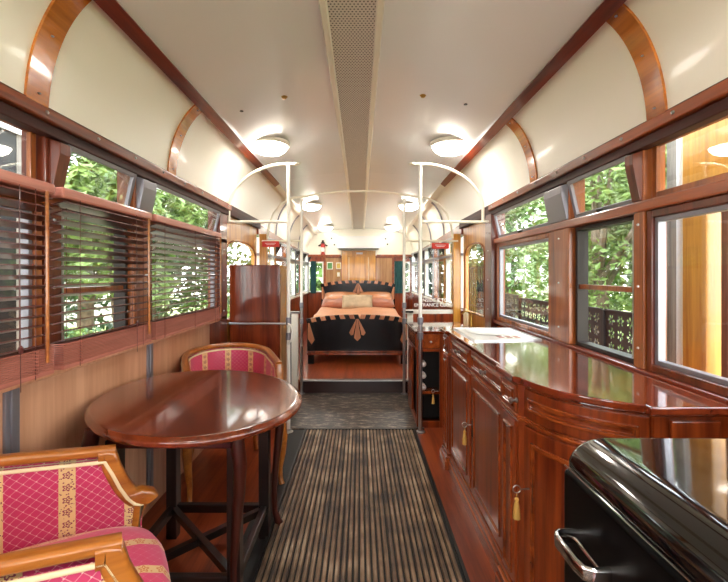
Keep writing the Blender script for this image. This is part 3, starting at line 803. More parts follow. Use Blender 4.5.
def cab(px, py, ax, ay):
    P = [(0, 0, .722), (.012, .0, .66), (.030, 0, .58), (.026, 0, .48), (.008, 0, .34), (-.006, 0, .2), (-.004, 0, .08), (.014, 0, .03), (.032, 0, .0)]
    R_ = [.026, .028, .027, .023, .019, .016, .015, .019, .022]
    MB().tube([(px+ax*p[0], py+ay*p[0], p[2]) for p in P], R_, 12).build('cabriole_leg', 'dark_leg', T, smooth=True)
cab(.24, -.27, .8, -.4); cab(.27, .34, .8, .4); cab(-.27, -.33, -.8, -.4); cab(-.25, .33, -.8, .4)

for ch in [o for o in bpy.data.objects if o.parent == T and o.name.split('.')[0] != 'tabletop']: ch.data.transform(rotm)

# ---------------------------------------------------------------- sideboard
SB = thing('sideboard', 'long mahogany sideboard with a bowed end along the right wall', 'sideboard', (0, 0, 0))
def bez(p0, p1, p2, n=12): return [((1-t_)**2*p0[0]+2*(1-t_)*t_*p1[0]+t_*t_*p2[0], (1-t_)**2*p0[1]+2*(1-t_)*t_*p1[1]+t_*t_*p2[1]) for t_ in [i/n for i in range(n+1)]]
FX = .635
curve = bez((FX, 1.57), (.665, 1.335), (.885, 1.25), 14)
def offset(path, d):
    out = []
    for i, p in enumerate(path):
        a = path[max(0, i-1)]; c = path[min(len(path)-1, i+1)]
        v1 = Vector((p[0]-a[0], p[1]-a[1])) if i else None; v2 = Vector((c[0]-p[0], c[1]-p[1])) if i < len(path)-1 else None
        if v1 is None: v1 = v2
        if v2 is None: v2 = v1
        v1 = v1.normalized(); v2 = v2.normalized()
        n1 = Vector((v1.y, -v1.x)); n2 = Vector((v2.y, -v2.x)); m = (n1+n2)
        if m.length < 1e-4: m = n1
        m.normalize(); k = 1/max(.5, m.dot(n1)); out.append((p[0]+m.x*d*k, p[1]+m.y*d*k))
    return out
# front path runs from far end to near end; outward = -x side
front = [(1.10, 2.99), (FX-.02, 2.99), (FX-.02, 2.84), (FX, 2.83), (FX, 1.77), (FX-.02, 1.76), (FX-.02, 1.59)]+curve+[(.885, 1.235), (1.10, 1.235)]
def outw(d): return offset(front, -d) if offset([(0, 1), (0, 0)], 1)[0][0] > 0 else offset(front, d)
def sol(z0, z1, d):
    p = outw(d); p[0] = (1.11, p[0][1]); p[-1] = (1.11, p[-1][1]); return MB().prism(p, 'Z', z0, z1)
sol(.11, .922, 0).build('carcass', 'mahogany', SB, bevel=.003)
b = sol(0, .06, .030); c = sol(.06, .09, .022); d_ = sol(.09, .112, .012); b.add(c.v, c.f); b.add(d_.v, d_.f); b.build('plinth', 'mahogany_y', SB, bevel=.004)
b = sol(.922, .932, .012); c = sol(.932, .957, .028); b.add(c.v, c.f); b.build('worktop', 'worktop', SB, bevel=.006, segs=3)
b = sol(.785, .797, .010); c = sol(.797, .803, .006); b.add(c.v, c.f); b.build('waist_moulding', 'mahogany_y', SB, bevel=.003)
def strip(b, pts, z0, z1, o0, o1):
    """curved slab standing off the front between offsets"""
    sgn = -1 if offset([(0, 1), (0, 0)], 1)[0][0] > 0 else 1
    A_ = offset(pts, sgn*o0); B_ = offset(pts, sgn*o1); n = len(pts); vs = []
    for (a, c) in zip(A_, B_): vs += [(a[0], a[1], z0), (c[0], c[1], z0), (c[0], c[1], z1), (a[0], a[1], z1)]
    fs = [(i*4+k, i*4+(k+1) % 4, (i+1)*4+(k+1) % 4, (i+1)*4+k) for i in range(n-1) for k in range(4)]+[(3, 2, 1, 0), tuple((n-1)*4+k for k in range(4))]
    b.add(vs, fs)
def sub(pts, m0, m1):
    """piece of a path with margins m0, m1 removed"""
    L = [0]
    for i in range(1, len(pts)): L.append(L[-1]+math.dist(pts[i-1], pts[i]))
    def at(q):
        for i in range(1, len(pts)):
            if L[i] >= q:
                t_ = (q-L[i-1])/(L[i]-L[i-1]); return tuple(pts[i-1][k]+(pts[i][k]-pts[i-1][k])*t_ for k in (0, 1))
        return pts[-1]
    n = max(2, len(pts)); return [at(m0+(L[-1]-m0-m1)*i/(n-1)) for i in range(n)]
def framed(pts, z0, z1, name, mat='mahogany', inset=.03, knob=None):
    b = MB(); strip(b, sub(pts, .004, .004), z0, z1, -.004, .010)
    o = b.build(name, mat, SB, bevel=.002)
    m = MB(); q = sub(pts, inset, inset); L = sum(math.dist(q[i], q[i+1]) for i in range(len(q)-1))
    for (w, hgt, k) in ((.010, .017, 0), (.006, .0135, .012)):
        strip(m, sub(q, k, k), z1-inset-k-w, z1-inset-k, .008, hgt); strip(m, sub(q, k, k), z0+inset+k, z0+inset+k+w, .008, hgt)
        strip(m, sub(q, k, L-k-w), z0+inset+k, z1-inset-k, .008, hgt); strip(m, sub(q, L-k-w, k), z0+inset+k, z1-inset-k, .008, hgt)
    m.build('moulding', 'mahogany_y', o, bevel=.002, segs=1)
    return o
def seg(y0, y1, x=FX): return [(x, y1), (x, y0)]
def knob_at(par, x, y, z):
    m = Matrix.Translation((x, y, z)) @ Matrix.Rotation(-PI/2, 4, 'Y')
    MB().lathe([(.010, 0), (.011, .004), (.005, .008), (.005, .014), (.012, .02), (.013, .026), (.008, .031), (0, .032)], 16, m=m).build('knob', 'steel', par, smooth=True)
for (y0, y1) in ((2.34, 2.82), (1.78, 2.30)):
    o = framed(seg(y0, y1), .810, .915, 'drawer', inset=.018); knob_at(o, FX-.010, (y0+y1)/2, .862)
framed(seg(1.60, 1.75, FX-.02), .810, .915, 'drawer', inset=.018)
framed(seg(2.85, 2.98, FX-.02), .810, .915, 'drawer', inset=.018)
framed(seg(1.60, 1.75, FX-.02), .13, .775, 'pilaster_panel', inset=.03); framed(seg(2.85, 2.98, FX-.02), .13, .775, 'pilaster_panel', inset=.03)
for (y0, y1) in ((2.34, 2.82), (1.78, 2.30)):
    o = framed(seg(y0, y1), .125, .775, 'door', inset=.05)
o = framed(curve, .810, .915, 'bowed_drawer', inset=.03)
knob_at(o, FX-.028, 1.585, .862)
o = framed(curve, .125, .775, 'bowed_door', inset=.05)
e = MB()
b = MB().box(.93, 1.08, 1.2235, 1.235, .13, .775).box(.93, 1.08, 1.2235, 1.235, .815, .91); b.each('end_panel', 'mahogany', SB, bevel=.004)
b = MB()
for (y, z) in ((2.27, .50), (1.515, .55)):
    x_ = FX-.012 if y > 2 else FX+.002
    b.box(x_-.004, x_+.004, y-.008, y+.008, z-.05, z+.045)
b.each('escutcheon', 'dark_metal', SB, bevel=.002)
def tassel(x, y, z, label, s=1.0):
    K = thing('key_tassel', label, 'key tassel', (x, y, z), group='keys with yellow tassels in the cabinet locks')
    MB().tube([(.03, 0, 0), (0, 0, 0)], .003, 8).tube([(-.016+.014*math.cos(a/12*2*PI), .0, .014*math.sin(a/12*2*PI)) for a in range(13)], .0022, 6, cap=False).build('key', 'steel', K, smooth=True)
    MB().tube([(-.016, 0, -.012), (-.016, 0, -.035)], .0018, 6).build('loop', 'tassel', K)
    b = MB().lathe([(0, -.030), (.006, -.032), (.0085, -.038), (.006, -.046), (.009, -.055), (.012, -.08), (.0135, -.108), (.0, -.108)], 14, (-.016, 0, 0))
    b.build('tassel_fringe', 'tassel', K, smooth=True)
tassel(FX-.040, 2.27, .515, 'yellow tassel on a key between the two long sideboard doors')
tassel(FX-.040, 1.515, .555, 'yellow tassel on a key beside the bowed sideboard door')
# sheet on the worktop
dm = thing('draining_board', 'pale metal sheet with an oval dish lying at the far end of the sideboard', 'tray', (.87, 2.66, .957))
b = MB().sweep([(-.20, -.28, .004), (.20, -.24, .004), (.2, .28, .004), (-.2, .28, .004)], [(-.006, -.004), (.006, -.004), (.004, .005), (-.004, .005)], closed=True)
b.build('raised_rim', 'steel', dm, smooth=False)
MB().prism([(-.20, -.28), (.20, -.24), (.2, .28), (-.2, .28)], 'Z', 0, .004).build('sheet', 'paper', dm)
b = MB().lathe([(.10, .004), (.115, .008), (.12, .008), (.10, .0045), (0, .0045)], 30, m=Matrix.Translation((-.03, .10, 0)) @ Matrix.Scale(1.5, 4, (0, 1, 0))); b.build('oval_dish', 'white_ceramic', dm, smooth=True)
b = MB()
for i in range(3):
    for j in range(2): b.box(-.02+i*.05, .012+i*.05, -.16+j*.045, -.13+j*.045, .004, .0055)
b.build('faded_print', 'blind_wood', dm)
# bottles of lotion / tap beside
tp = thing('tap', 'small brass tap standing on the small cabinet behind the sideboard', 'tap', (1.0, 3.68, .85))
MB().lathe([(.02, 0), (.02, .01), (.012, .02), (.010, .13)], 14).tube([(0, 0, .13), (-.02, 0, .16), (-.06, 0, .165), (-.085, 0, .14)], .008, 8).build('spout', 'brass', tp, smooth=True)
MB().tube([(-.03, .01, .15), (.04, .01, .15)], .006, 8).build('lever', 'brass', tp, smooth=True)

# second cabinet --------------------------------------------------
CB = thing('small_cabinet', 'small mahogany cabinet with an open bottle bay behind the sideboard', 'cabinet', (.50, 3.60, 0)); CB.scale = (1, 1, .934)
# local: x 0..0.6, y 0..0.6 ; faces -y and -x
MB().box(-.02, .58, -.02, .70, .885, .91).build('top', 'worktop', CB, bevel=.006)
MB().box(0, .03, 0, .03, 0, .885).box(.20, .23, 0, .03, 0, .885).box(0, .03, .62, .65, 0, .885).box(.03, .20, 0, .02, .715, .74).box(.03, .2, 0, .02, .0, .06).box(0.0, .02, .03, .62, .0, .06).box(.0, .02, .03, .62, .70, .73).build('frame', 'mahogany', CB, bevel=.003)
MB().box(.23, .58, 0, .65, 0, .885).box(.03, .23, .60, .65, 0, .885).build('carcass', 'mahogany', CB)
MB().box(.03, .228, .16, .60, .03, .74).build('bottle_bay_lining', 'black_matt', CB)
d_ = MB().box(.03, .20, -.008, .015, .745, .88).build('drawer', 'mahogany_y', CB, bevel=.004)
MB().lathe([(.008, 0), (.004, .008), (.010, .016), (0, .022)], 12, m=Matrix.Translation((.12, -.008, .81)) @ Matrix.Rotation(PI/2, 4, 'X')).build('knob', 'steel', d_, smooth=True)
d_ = MB().box(-.008, .01, .04, .61, .745, .88).build('drawer', 'mahogany_y', CB, bevel=.004)
MB().box(.03, .20, .0, .14, .315, .34).build('shelf', 'mahogany_y', CB, bevel=.003)
MB().box(-.006, .015, .32, .61, .06, .70).build('door', 'mahogany', CB, bevel=.004)
for k, z in enumerate((.345, .448, .551)):
    w = thing('wine_bottle', ('lowest', 'middle', 'topmost')[k]+' bottle end in the open bay of the small cabinet', 'bottle', (.562, 3.63, z), group='bottles lying in the open bay')
    m = Matrix.Rotation(-PI/2, 4, 'X')
    MB().lathe([(0, 0), (.022, .0), (.025, .003), (.025, .06), (0.02, .10), (0, .115)], 18, m=m).build('glass_body', 'bottle_end', w, smooth=True)
    MB().lathe([(0, -.002), (.012, -.002), (.012, 0)], 14, m=m).build('foil', 'paper', w, smooth=True)
tassel(.655, 3.585, .325, 'yellow tassel hanging low in the bay of the small cabinet')
pot = thing('lotion_bottle', 'small cream bottle standing before the arched entry door', 'bottle', (1.02, 3.95, .85))
MB().lathe([(.022, 0), (.024, .004), (.024, .13), (.012, .145), (.012, .165), (0, .165)], 16).build('bottle_body', 'piping', pot, smooth=True)

# ---------------------------------------------------------------- fridge
FR = thing('retro_fridge', 'black glossy retro fridge with a chrome handle at the lower right', 'fridge', (0, 0, 0))
def fridge_prof(x0, x1, z1, rx, rz, rx2=.05):
    p = [(x1, .06), (x1, z1-.04)]+[(x1-rx2+rx2*math.cos(a), z1-.04+.04*math.sin(a)) for a in [PI/2*i/6 for i in range(1, 7)]]
    p += [(x0+rx-rx*math.sin(a), z1-rz+rz*math.cos(a)) for a in [PI/2*i/10 for i in range(0, 11)]]+[(x0, .06)]
    return p
YF0, YF1 = .42, 1.0
def rounded_y(prof, y0, y1, r, xc, zc):
    b = MB(); n = len(prof); st = []
    for k in range(7):
        a = PI/2*k/6; st.append((y0+r-r*math.sin(PI/2-a) if False else y0+r*(1-math.sin(a)), r*(1-math.cos(PI/2-a+0)) if False else r*(1-math.cos(PI/2-a))))
    ys = []
    for k in range(7):
        a = PI/2*k/6; ys.append((y0+r*(1-math.cos(a)) if False else y0+r-r*math.cos(a), r-r*math.sin(a)))
    ys2 = [(y0+y1-y, i_) for y, i_ in reversed(ys)]
    allr = ys+ys2; vs = []
    for (y, ins) in allr:
        for (x, z) in prof:
            dx = max(-1, min(1, (x-xc)/.25)); dz_ = 1 if z > zc else 0
            vs.append((x-ins*dx, y, z-ins*dz_*max(0, min(1, (z-zc)/.2))))
    N = len(allr)
    fs = [(i*n+k, i*n+(k+1) % n, (i+1)*n+(k+1) % n, (i+1)*n+k) for i in range(N-1) for k in range(n)]+[tuple(range(n))[::-1], tuple((N-1)*n+k for k in range(n))]
    return b.add(vs, fs)
rounded_y(fridge_prof(.497, 1.10, .960, .085, .062), YF0, YF1, .03, .84, .7).build('cabinet_body', 'black_gloss', FR, smooth=True, angle=60)
dd = MB().box(.488, .52, YF0+.012, YF1-.012, .1, .886).build('door', 'fridge_black', FR, bevel=.012, segs=4)
MB().tube([(.4925, YF0+.02, .891), (.4925, YF1-.015, .891)], .0022, 6).build('trim_line', 'chrome', dd, smooth=True)
hb = []
zt_, zb_, xh = .80, .60, .43
loop = [(.500, .90, .790), (.465, .905, .795), (.438, .905, .790), (.430, .90, .775), (.430, .88, .74), (.432, .80, .60), (.440, .785, .585), (.470, .79, .585), (.500, .80, .59)]
m = MB().sweep([(.490, .915, .765), (.455, .917, .766), (.438, .910, .767), (.432, .895, .767), (.436, .825, .764), (.441, .806, .763), (.458, .799, .762), (.490, .800, .762)], rrect(.014, .030, .006, 3)).tube([(.486, .91, .752), (.486, .80, .748)], .004, 8)
m.build('handle', 'chrome', dd, smooth=True)
MB().box(.485, .489, .50, .59, .78, .85).build('badge', 'label_white', dd, bevel=.002)
for px_ in (.56, 1.03):
    for py_ in (.48, .94): MB().lathe([(.02, 0), (.02, .02), (.015, .09)], 12, (px_, py_, 0)).build('foot', 'black_matt', FR)

# ---------------------------------------------------------------- bed
BX = -.035
BD = thing('double_bed', 'art deco double bed with black lacquer boards and copper fan inlays', 'bed', (BX, 5.5, ZP))
def deco_board(y, w, z0, ztop, drop, thick, nm, parent):
    n = 32
    def top(x): return ztop-drop*(abs(x)/(w/2))**2.4
    poly = [(-w/2, z0)]+[(-w/2+w*i/n, top(-w/2+w*i/n)-.05) for i in range(n+1)]+[(w/2, z0)]
    o = MB().prism(poly, 'Y', y-thick/2, y+thick/2).build(nm, 'black_lacquer', parent, bevel=.004)
    # alternating cap blocks
    nb = 21
    for par, mat, nm2 in ((0, 'black_lacquer', 'dark_cap'), (1, 'copper_veneer', 'copper_cap')):
        b = MB()
        for i in range(nb):
            if i % 2 != par: continue
            xa, xb = -w/2+w*i/nb, -w/2+w*(i+1)/nb; sk = .02*(1 if (xa+xb) > 0 else -1)
            b.prism([(xa, top(xa)-.052), (xb, top(xb)-.052), (xb+sk, top(xb)), (xa+sk, top(xa))], 'Y', y-thick/2-.008, y+thick/2+.008)
        b.each(nm2, mat, o)
    # fan motif
    b = MB(); c = MB(); yf = y-thick/2-.008
    H_ = min(.30, (ztop-z0)*.62)
    b.prism([(-.004, top(0)-.05), (.004, top(0)-.05), (.045, top(0)-.05-H_*.85), (0, top(0)-.05-H_), (-.045, top(0)-.05-H_*.85)], 'Y', yf, yf+.012)
    for sg in (-1, 1):
        b.prism([(sg*.008, top(0)-.055), (sg*.016, top(0)-.055), (sg*.11, top(0)-.05-H_*.62), (sg*.085, top(0)-.05-H_*.75), (sg*.055, top(0)-.05-H_*.72)], 'Y', yf, yf+.012)
        # corner fans
        X0 = sg*(w/2-.01); zt2 = top(w/2)-.05
        b.prism([(X0, zt2), (X0-sg*.02, zt2), (X0-sg*.09, zt2-H_*.75), (X0-sg*.05, zt2-H_*.95), (X0, zt2-H_*.7)], 'Y', yf, yf+.012)
    b.each('fan_inlay', 'copper_veneer', o)
    return o
fb = deco_board(0, 1.34, .16, .655, .06, .06, 'footboard', BD)
MB().box(-.67, .67, -.045, .03, .12, .155).box(-.67, .67, -.035, .03, .155, .175).each('base_rail', 'screen_wood', fb, bevel=.006)
deco_board(1.98, 1.34, .3, 1.085, .07, .05, 'headboard', BD)
for sx in (-1, 1):
    MB().box(sx*.62-.04, sx*.62+.04, -.03, .03, 0, .13).build('leg', 'black_lacquer', BD); MB().box(sx*.62-.03, sx*.62+.03, 1.955, 2.005, 0, .35).build('leg', 'black_lacquer', BD)
    MB().box(min(sx*.63, sx*.67), max(sx*.63, sx*.67), .03, 1.955, .16, .36).build('side_rail', 'black_lacquer', BD, bevel=.004)
MB().box(-.62, .62, .035, 1.95, .2, .56).build('mattress', 'white_ceramic', BD, bevel=.04, segs=4)
b = MB()
def cov(u, v):
    x = -.66+1.32*u; e = max(0, abs(x)-.60)/.06; y = .034+1.5*v
    z = .635-.30*min(1, e)**1.5-.015*math.sin(v*7)*(1-e)+.012*math.cos(u*PI*3)
    ev = max(0, .10-v*1.5)/.10; return (x, y, z-.045*ev*ev)
b.grid(cov, 40, 30); o = b.build('coverlet', 'coverlet', None, smooth=True, angle=80)
sm = o.modifiers.new('s', 'SOLIDIFY'); sm.thickness = .02
o.location = (BX, 5.5, ZP); tag(o, 'peach satin coverlet spread over the bed', 'coverlet')
def pillow(w, d, h, name, mat, label, loc, rx, group):
    b = MB(); n = 20
    for sg in (1, -1):
        def fn(u, v, sg=sg):
            x, y = 2*u-1, 2*v-1; k = (1-x**4)**.5*(1-y**4)**.5
            return (x*w/2*(1-.06*(1-abs(y))**1*0), y*d/2, sg*h/2*k*(1+.05*math.sin(6*x+3*y)))
        b.grid(fn, n, n)
    o = b.build(name, mat, None, smooth=True, weld=True, angle=120); o.location = loc; o.rotation_euler = (rx, 0, 0)
    return tag(o, label, 'pillow', group)
zb = ZP+.64
pillow(.60, .42, .14, 'pillow', 'bed_pillow', 'lower copper pillow on the left half of the bed', (BX-.32, 7.08, zb+.06), .25, 'copper satin pillows')
pillow(.60, .42, .14, 'pillow', 'bed_pillow', 'lower copper pillow on the right half of the bed', (BX+.32, 7.08, zb+.06), .25, 'copper satin pillows')
pillow(.58, .40, .14, 'pillow', 'coverlet', 'upper peach pillow against the headboard on the left', (BX-.31, 7.26, zb+.135), .35, 'copper satin pillows')
pillow(.58, .40, .14, 'pillow', 'coverlet', 'upper peach pillow against the headboard on the right', (BX+.31, 7.26, zb+.135), .35, 'copper satin pillows')
pillow(.50, .28, .12, 'cushion', 'pillow_light', 'pale oblong cushion in front of the pillows', (BX-.01, 6.80, zb+.10), .8, None)

# ---------------------------------------------------------------- end wall items
AC = thing('air_conditioner', 'white split air conditioner above the end wall door', 'air conditioner', (-.03, YE-.13, 2.03))
MB().sweep([(-.46, 0, 0), (.46, 0, 0)], [(.11, -.13), (.11, .13), (-.06, .13), (-.105, .09), (-.11, -.08), (-.06, -.13)]).build('case', 'ac_white', AC, bevel=.008)
MB().box(-.43, .43, -.08, .05, -.150, -.128).each('outlet_flap', 'ac_grey', AC, bevel=.004)
fg = thing('figurine', 'small red and white figurine on the ledge left of the air conditioner', 'figurine', (-.81, YE-.035, 1.775))
MB().lathe([(.05, 0), (.05, .02), (.035, .03), (.04, .10), (.05, .2), (.03, .24), (0, .245)], 16).build('body', 'red_paint', fg, smooth=True)
MB().lathe([(.051, .06), (.053, .065), (.053, .15), (.051, .155)], 16).build('white_belt', 'white_ceramic', fg)
MB().tube([(-.10, 0, .19), (-.05, 0, .21), (.05, 0, .21), (.10, 0, .19)], .016, 8).lathe([(0, .24), (.05, .245), (.05, .26), (.025, .27), (.025, .31), (0, .32)], 14).build('hat_and_arms', 'dark_metal', fg, smooth=True)
for (x, z, w, h, mat, lb) in ((-.66, 1.53, .13, .16, 'picture_green', 'small green picture on the end wall left of the door'), (-.47, 1.53, .11, .14, 'picture_yellow', 'small yellow picture beside the green one on the end wall'), (-.47, 1.34, .09, .12, 'white_ceramic', 'small pale plaque below the yellow picture')):
    p = thing('picture' if z > 1.4 else 'plaque', lb, 'picture', (x, YE-.02, z))
    MB().box(-w/2, w/2, -.008, .008, -h/2, h/2).build('frame', 'white_paint' if mat != 'white_ceramic' else 'brass', p, bevel=.003)
    MB().box(-w/2+.015, w/2-.015, -.011, -.007, -h/2+.015, h/2-.015).build('image_panel', mat, p)
for k, (x, z) in enumerate(((-.62, 2.13), (-.56, 1.99), (.56, 2.12), (.60, 2.0))):
    tag(MB().lathe([(.015, 0), (.012, .02), (.018, .03), (0, .036)], 10, m=Matrix.Translation((x, YE-.01, z)) @ Matrix.Rotation(PI/2, 4, 'X')).build('coat_hook', 'dark_metal', smooth=True),
        ('upper dark hook left of the air conditioner', 'lower dark hook left of the air conditioner', 'upper dark hook right of the air conditioner', 'lower dark hook right of the air conditioner')[k], 'hook', 'dark hooks on the cream end panel')

# ---------------------------------------------------------------- outside
gr = MB().box(-40, 40, -20, 60, -1.0, -.9).build('ground', 'ground'); struct(gr)
tag(MB().box(-30, -4.2, -10, 40, -.9, -.88).box(3.2, 30, -10, 40, -.9, -.88).build('lawn', 'grass'), None, None, kind='structure')
def crown(rnd, blobs, nleaf, size):
    b = MB()
    for i in range(nleaf):
        c, r = rnd.choice(blobs)
        v = Vector((rnd.gauss(0, 1), rnd.gauss(0, 1), rnd.gauss(0, 1))).normalized()*r*rnd.uniform(.45, 1)**.5
        p = Vector(c)+v
        a = Vector((rnd.gauss(0, 1), rnd.gauss(0, 1), rnd.gauss(0, .6))).normalized(); n = a.cross(Vector((rnd.gauss(0, 1), rnd.gauss(0, 1), rnd.gauss(0, 1)))).normalized()
        w = a.cross(n).normalized(); L = size*rnd.uniform(.7, 1.4); W = L*.42
        b.add([p-a*L/2, p+w*W/2+n*W*.15, p+a*L/2, p-w*W/2+n*W*.15], [(0, 1, 2, 3)])
    return b
def tree(x, y, h, r, mat, label, cat='tree', nleaf=3200, seed=1, size=.15, low=0.0, group=None):
    rnd = random.Random(seed); T_ = thing('leafy_tree' if cat == 'tree' else 'garden_shrub', label, cat, (x, y, -.9), 0, group)
    blobs = [((rnd.uniform(-r, r)*.75, rnd.uniform(-r, r)*.75, low+(h-low)*rnd.uniform(.15, .95)), r*rnd.uniform(.3, .55)) for _ in range(16)]
    crown(rnd, blobs, nleaf, size).build('foliage', mat, T_)
    b = MB(); b.tube([(0, 0, 0), (.05, .03, h*.35), (-.05, .05, h*.6), (.0, 0, h*.85)], [r*.09, r*.07, r*.05, r*.02], 10)
    for c, q in blobs[:9]: b.tube([(0, 0, max(.3, c[2]*.55)), tuple(k*.6 if i < 2 else k*.85 for i, k in enumerate(c)), c], [r*.04, r*.025, r*.01], 6)
    b.build('trunk', 'bark', T_, smooth=True)
    return T_
tree(5.2, 4.5, 5.0, 1.8, 'leaf_a', 'bright green tree nearest the open right window', seed=2, nleaf=9000, size=.16)
tree(4.8, 8.2, 5.0, 1.9, 'leaf_c', 'yellow green tree behind the far black screens', seed=3, nleaf=9000, size=.16)
tree(8.0, 6.5, 7.0, 2.4, 'leaf_b', 'darker green tree farther behind on the right', seed=4, nleaf=7000, size=.26)
tree(7.0, 12.5, 6.5, 2.6, 'leaf_a', 'far green tree seen through the right bedroom windows', seed=5, nleaf=7000, size=.26)
tree(4.2, 2.2, 4.5, 1.4, 'leaf_b', 'green tree beside the outdoor uprights on the right', seed=6, nleaf=5000, size=.15)
tree(-6.0, 5.0, 6.0, 1.9, 'leaf_b', 'dark green tree behind the middle blind', seed=7, nleaf=7000, size=.2, low=1.8)
tree(-6.4, 9.5, 6.0, 2.2, 'leaf_b', 'dark green tree behind the farthest blind', seed=8, nleaf=7000, size=.2, low=1.6)
tree(-9.5, 7.2, 7.5, 2.8, 'leaf_a', 'tall green tree far behind the left windows', seed=9, nleaf=7000, size=.3, low=2)
tree(-4.4, 7.4, 4.6, 1.2, 'leaf_c', 'slim pale tree between the left garden trees', seed=10, nleaf=4000, size=.2, low=1.2)
tree(-3.9, 4.6, 1.5, .7, 'leaf_b', 'low shrub below the middle blind', 'shrub', seed=11, nleaf=2600, size=.12)
tree(-4.2, 6.3, 1.4, .8, 'leaf_c', 'low shrub below the farthest blind', 'shrub', seed=12, nleaf=2600, size=.12)
tree(-.8, 14.0, 5.0, 2.2, 'leaf_a', 'green tree beyond the end wall window', seed=13, nleaf=5000, size=.25)
tree(2.8, 15.0, 5.0, 2.2, 'leaf_b', 'darker tree beyond the end wall on the right', seed=14, nleaf=4000, size=.25)
tree(-3.6, 10.6, 4.2, 1.3, 'leaf_a', 'green tree seen through the left arched door window', seed=21, nleaf=4500, size=.18, low=.6)
tree(-7.0, 14.0, 6.0, 2.6, 'leaf_b', 'far green tree beyond the left garden', seed=22, nleaf=6000, size=.28, low=.6)
tree(-11.5, 11.5, 8, 3.0, 'leaf_b', 'farthest broad tree on the left over the garden wall', seed=26, nleaf=6000, size=.34, low=1.6)
tree(10.5, 12.0, 8.0, 3.2, 'leaf_b', 'broad dark tree farthest behind on the right', seed=23, nleaf=8000, size=.34)
tree(6.0, 16.5, 7.0, 2.8, 'leaf_c', 'pale tree far behind the right entry door', seed=24, nleaf=6000, size=.3)
tree(10.0, 3.0, 7.0, 2.6, 'leaf_a', 'bright tree far behind the outdoor uprights', seed=25, nleaf=6000, size=.28)
gw = MB().box(-11.2, -11.0, -2, 22, -.9, 1.1).build('garden_wall', 'stone_wall'); tag(gw, 'pale garden wall beyond the left garden', 'wall')
# laser-cut screens
def leaf_poly(cx, cy, ang, L, W):
    out = []
    for i in range(10):
        t_ = i/9*PI; out.append((L*(.5-.5*math.cos(t_)), W/2*math.sin(t_)))
    for i in range(1, 9):
        t_ = PI-i/9*PI; out.append((L*(.5-.5*math.cos(t_)), -W/2*math.sin(t_)))
    c, s_ = math.cos(ang), math.sin(ang)
    return [(cx+(L0+.012)*c-w0*s_, cy+(L0+.012)*s_+w0*c) for L0, w0 in out]
def screen_mesh(W, Hh, seed):
    rnd = random.Random(seed); cu = bpy.data.curves.new('scr', 'CURVE'); cu.dimensions = '2D'; cu.fill_mode = 'BOTH'; cu.extrude = .003
    def spl(pts):
        sp = cu.splines.new('POLY'); sp.points.add(len(pts)-1)
        for p, q in zip(sp.points, pts): p.co = (q[0], q[1], 0, 1)
        sp.use_cyclic_u = True
    spl([(0, 0), (W, 0), (W, Hh), (0, Hh)])
    st = .118; nx = int((W-.04)/st); nz = int((Hh-.04)/st)
    for i in range(nx):
        for j in range(nz):
            cx, cy = .02+(W-.04)*(i+.5)/nx, .02+(Hh-.04)*(j+.5)/nz; a0 = rnd.uniform(0, 2*PI); k = 6
            for q in range(k): spl(leaf_poly(cx, cy, a0+q*2*PI/k*.95,   .038 if q else .043, .023))
    o = bpy.data.objects.new('scr', cu); C.objects.link(o)
    me = bpy.data.meshes.new_from_object(o.evaluated_get(bpy.context.evaluated_depsgraph_get())); bpy.data.objects.remove(o)
    me.materials.clear(); me.materials.append(M['screen_iron']); return me
ys = 2.75
names = ('nearest', 'second nearest', 'third nearest', 'fourth nearest', 'farthest')
for k in range(5):
    W = .92; top = (1.03, 1.03, 1.02, 1.05, 1.10)[k]
    S = thing('cut_screen', names[k]+' black leaf-cut metal screen outside the right windows', 'screen', (2.2, ys, -.9), group='black leaf-cut screens outside')
    me = screen_mesh(W, 1.0, 40+k); me.transform(Matrix.Translation((0, 0, top-1.0+.9)) @ Matrix.Rotation(PI/2, 4, 'Z') @ Matrix.Rotation(PI/2, 4, 'X'))
    o = bpy.data.objects.new('leaf_cut_panel', me); C.objects.link(o); o.parent = S
    MB().box(-.02, .02, W+.0, W+.04, 0, top+.9).build('screen_post', 'iron', S)
    MB().box(-.012, .012, 0, W, top+.89, top+.905).box(-.012, .012, 0, W, top-.1-.02, top-.1).build('screen_frame', 'screen_iron', S) if False else MB().box(-.012, .012, 0, W, top+.893, top+.908).build('screen_frame', 'screen_iron', S)
    ys += .98
# railing outside the right entry door
RL = thing('iron_railing', 'black iron bar railing outside the right entry door', 'railing', (1.75, 5.6, -.9))
b = MB()
for i in range(14): b.box(-.008, .008, i*.12, i*.12+.018, 0, 2.35)
b.each('bar', 'iron', RL); MB().box(-.012, .012, -.02, 1.7, 2.33, 2.36).box(-.012, .012, -.02, 1.7, 1.75, 1.775).each('rail', 'iron', RL)
# uprights close outside the near right window
def vpost(name, x, y, wx, wy, mat, label, cat='post', z1=2.6):
    tag(MB().box(-wx/2, wx/2, -wy/2, wy/2, 0, z1+.9).build(name, mat, bevel=.005, loc=(x, y, -.9)), label, cat)
vpost('outside_upright', 1.50, 1.80, .07, .13, 'ochre', 'added orange upright in place of a reflection in the near right window')  # added upright, stands for the orange reflection in the pane
vpost('outside_upright', 1.55, 1.985, .06, .10, 'old_timber', 'grey weathered post left of the orange upright outside')
vpost('outside_upright', 1.50, 1.66, .05, .035, 'brown_timber', 'thin dark brown post right of the orange upright outside')
tag(MB().tube([(1.49, 1.905, -.9), (1.49, 1.905, 2.6)], .016, 14).build('downpipe', 'downpipe', smooth=True), 'white downpipe between the outdoor posts', 'pipe')
tag(MB().box(1.46, 1.49, 1.0, 1.86, 1.70, 1.99).build('reflection_board', 'ochre', bevel=.004), 'added orange board in place of a rib reflection in the glass', 'board')  # added board, built for the orange rib mirrored in the hopper glass
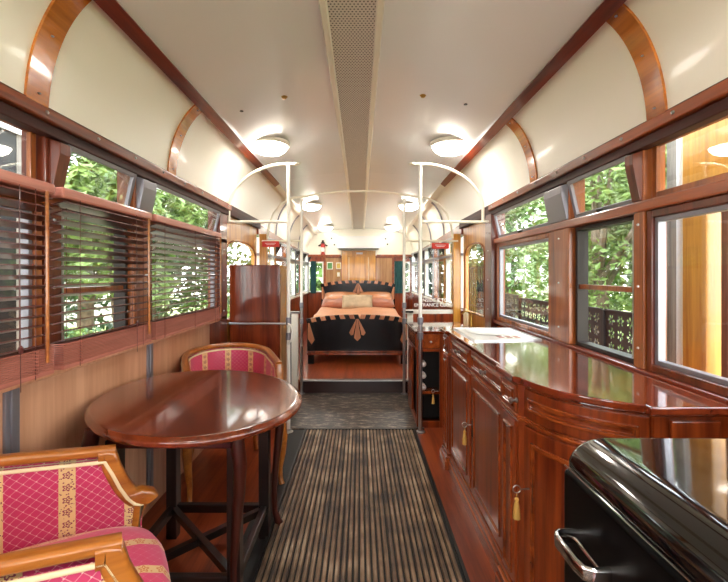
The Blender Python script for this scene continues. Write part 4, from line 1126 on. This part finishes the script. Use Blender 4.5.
# old timber shed at left
SH = thing('timber_shed', 'weathered board shed outside the nearest left window', 'shed', (-2.6, 1.3, -.9))
b = MB(); i = 0; y = -1.2; rnd = random.Random(3)
c = MB()
while y < 1.25:
    w = .12
    (c if i % 5 == 3 else b).box(.58, .60+.008*(i % 2), y, y+w-.006, 0, 3.6); y += w; i += 1
b.build('board_wall', 'old_timber', SH); c.each('brown_board', 'brown_timber', SH)
MB().box(-.6, .575, -1.2, 1.25, 0, 3.6).build('body', 'brown_timber', SH); MB().box(-.7, .72, -1.3, 1.35, 3.6, 3.68).build('roof', 'grey_metal', SH)
g = MB(); 
MB().box(.60, .625, .86, .90, 1.6, 3.1).box(.60, .625, 1.18, 1.22, 1.6, 3.1).box(.60, .625, .9, 1.18, 3.06, 3.1).box(.6, .625, .9, 1.18, 1.6, 1.64).build('window_frame', 'white_paint', SH)
MB().box(.598, .605, .9, 1.18, 1.64, 3.06).build('window_opening', 'black_matt', SH)

# ---------------------------------------------------------------- light, world, camera
w = bpy.data.worlds.new('World'); sc.world = w; w.use_nodes = True; nt = w.node_tree; bg = nt.nodes['Background']
tc = nt.nodes.new('ShaderNodeTexCoord'); sp = nt.nodes.new('ShaderNodeSeparateXYZ'); rp = nt.nodes.new('ShaderNodeValToRGB')
nt.links.new(tc.outputs['Generated'], sp.inputs[0]); nt.links.new(sp.outputs[2], rp.inputs[0])
rp.color_ramp.elements[0].color = (1, .98, .94, 1); rp.color_ramp.elements[1].color = (.72, .84, 1, 1)
nt.links.new(rp.outputs[0], bg.inputs[0]); bg.inputs[1].default_value = 4.2
su = bpy.data.lights.new('Sun', 'SUN'); su.energy = 2.6; su.angle = math.radians(12); su.color = (1, .96, .88)
so = bpy.data.objects.new('Sun', su); C.objects.link(so); so.rotation_euler = (math.radians(28), math.radians(8), 0)

cam = bpy.data.cameras.new('Camera'); co = bpy.data.objects.new('Camera', cam); C.objects.link(co); sc.camera = co
co.location = (0, 0, H); co.rotation_euler = (PI/2, 0, 0)
cam.sensor_width = 36; cam.lens = F*36/728; cam.clip_start = .02
cam.shift_x = (364-360)/728; cam.shift_y = -(291-274)/728
vs_ = sc.view_settings; vs_.view_transform = 'Standard'; vs_.look = 'None'; vs_.gamma = 1; vs_.exposure = 1.35; vs_.use_curve_mapping = False
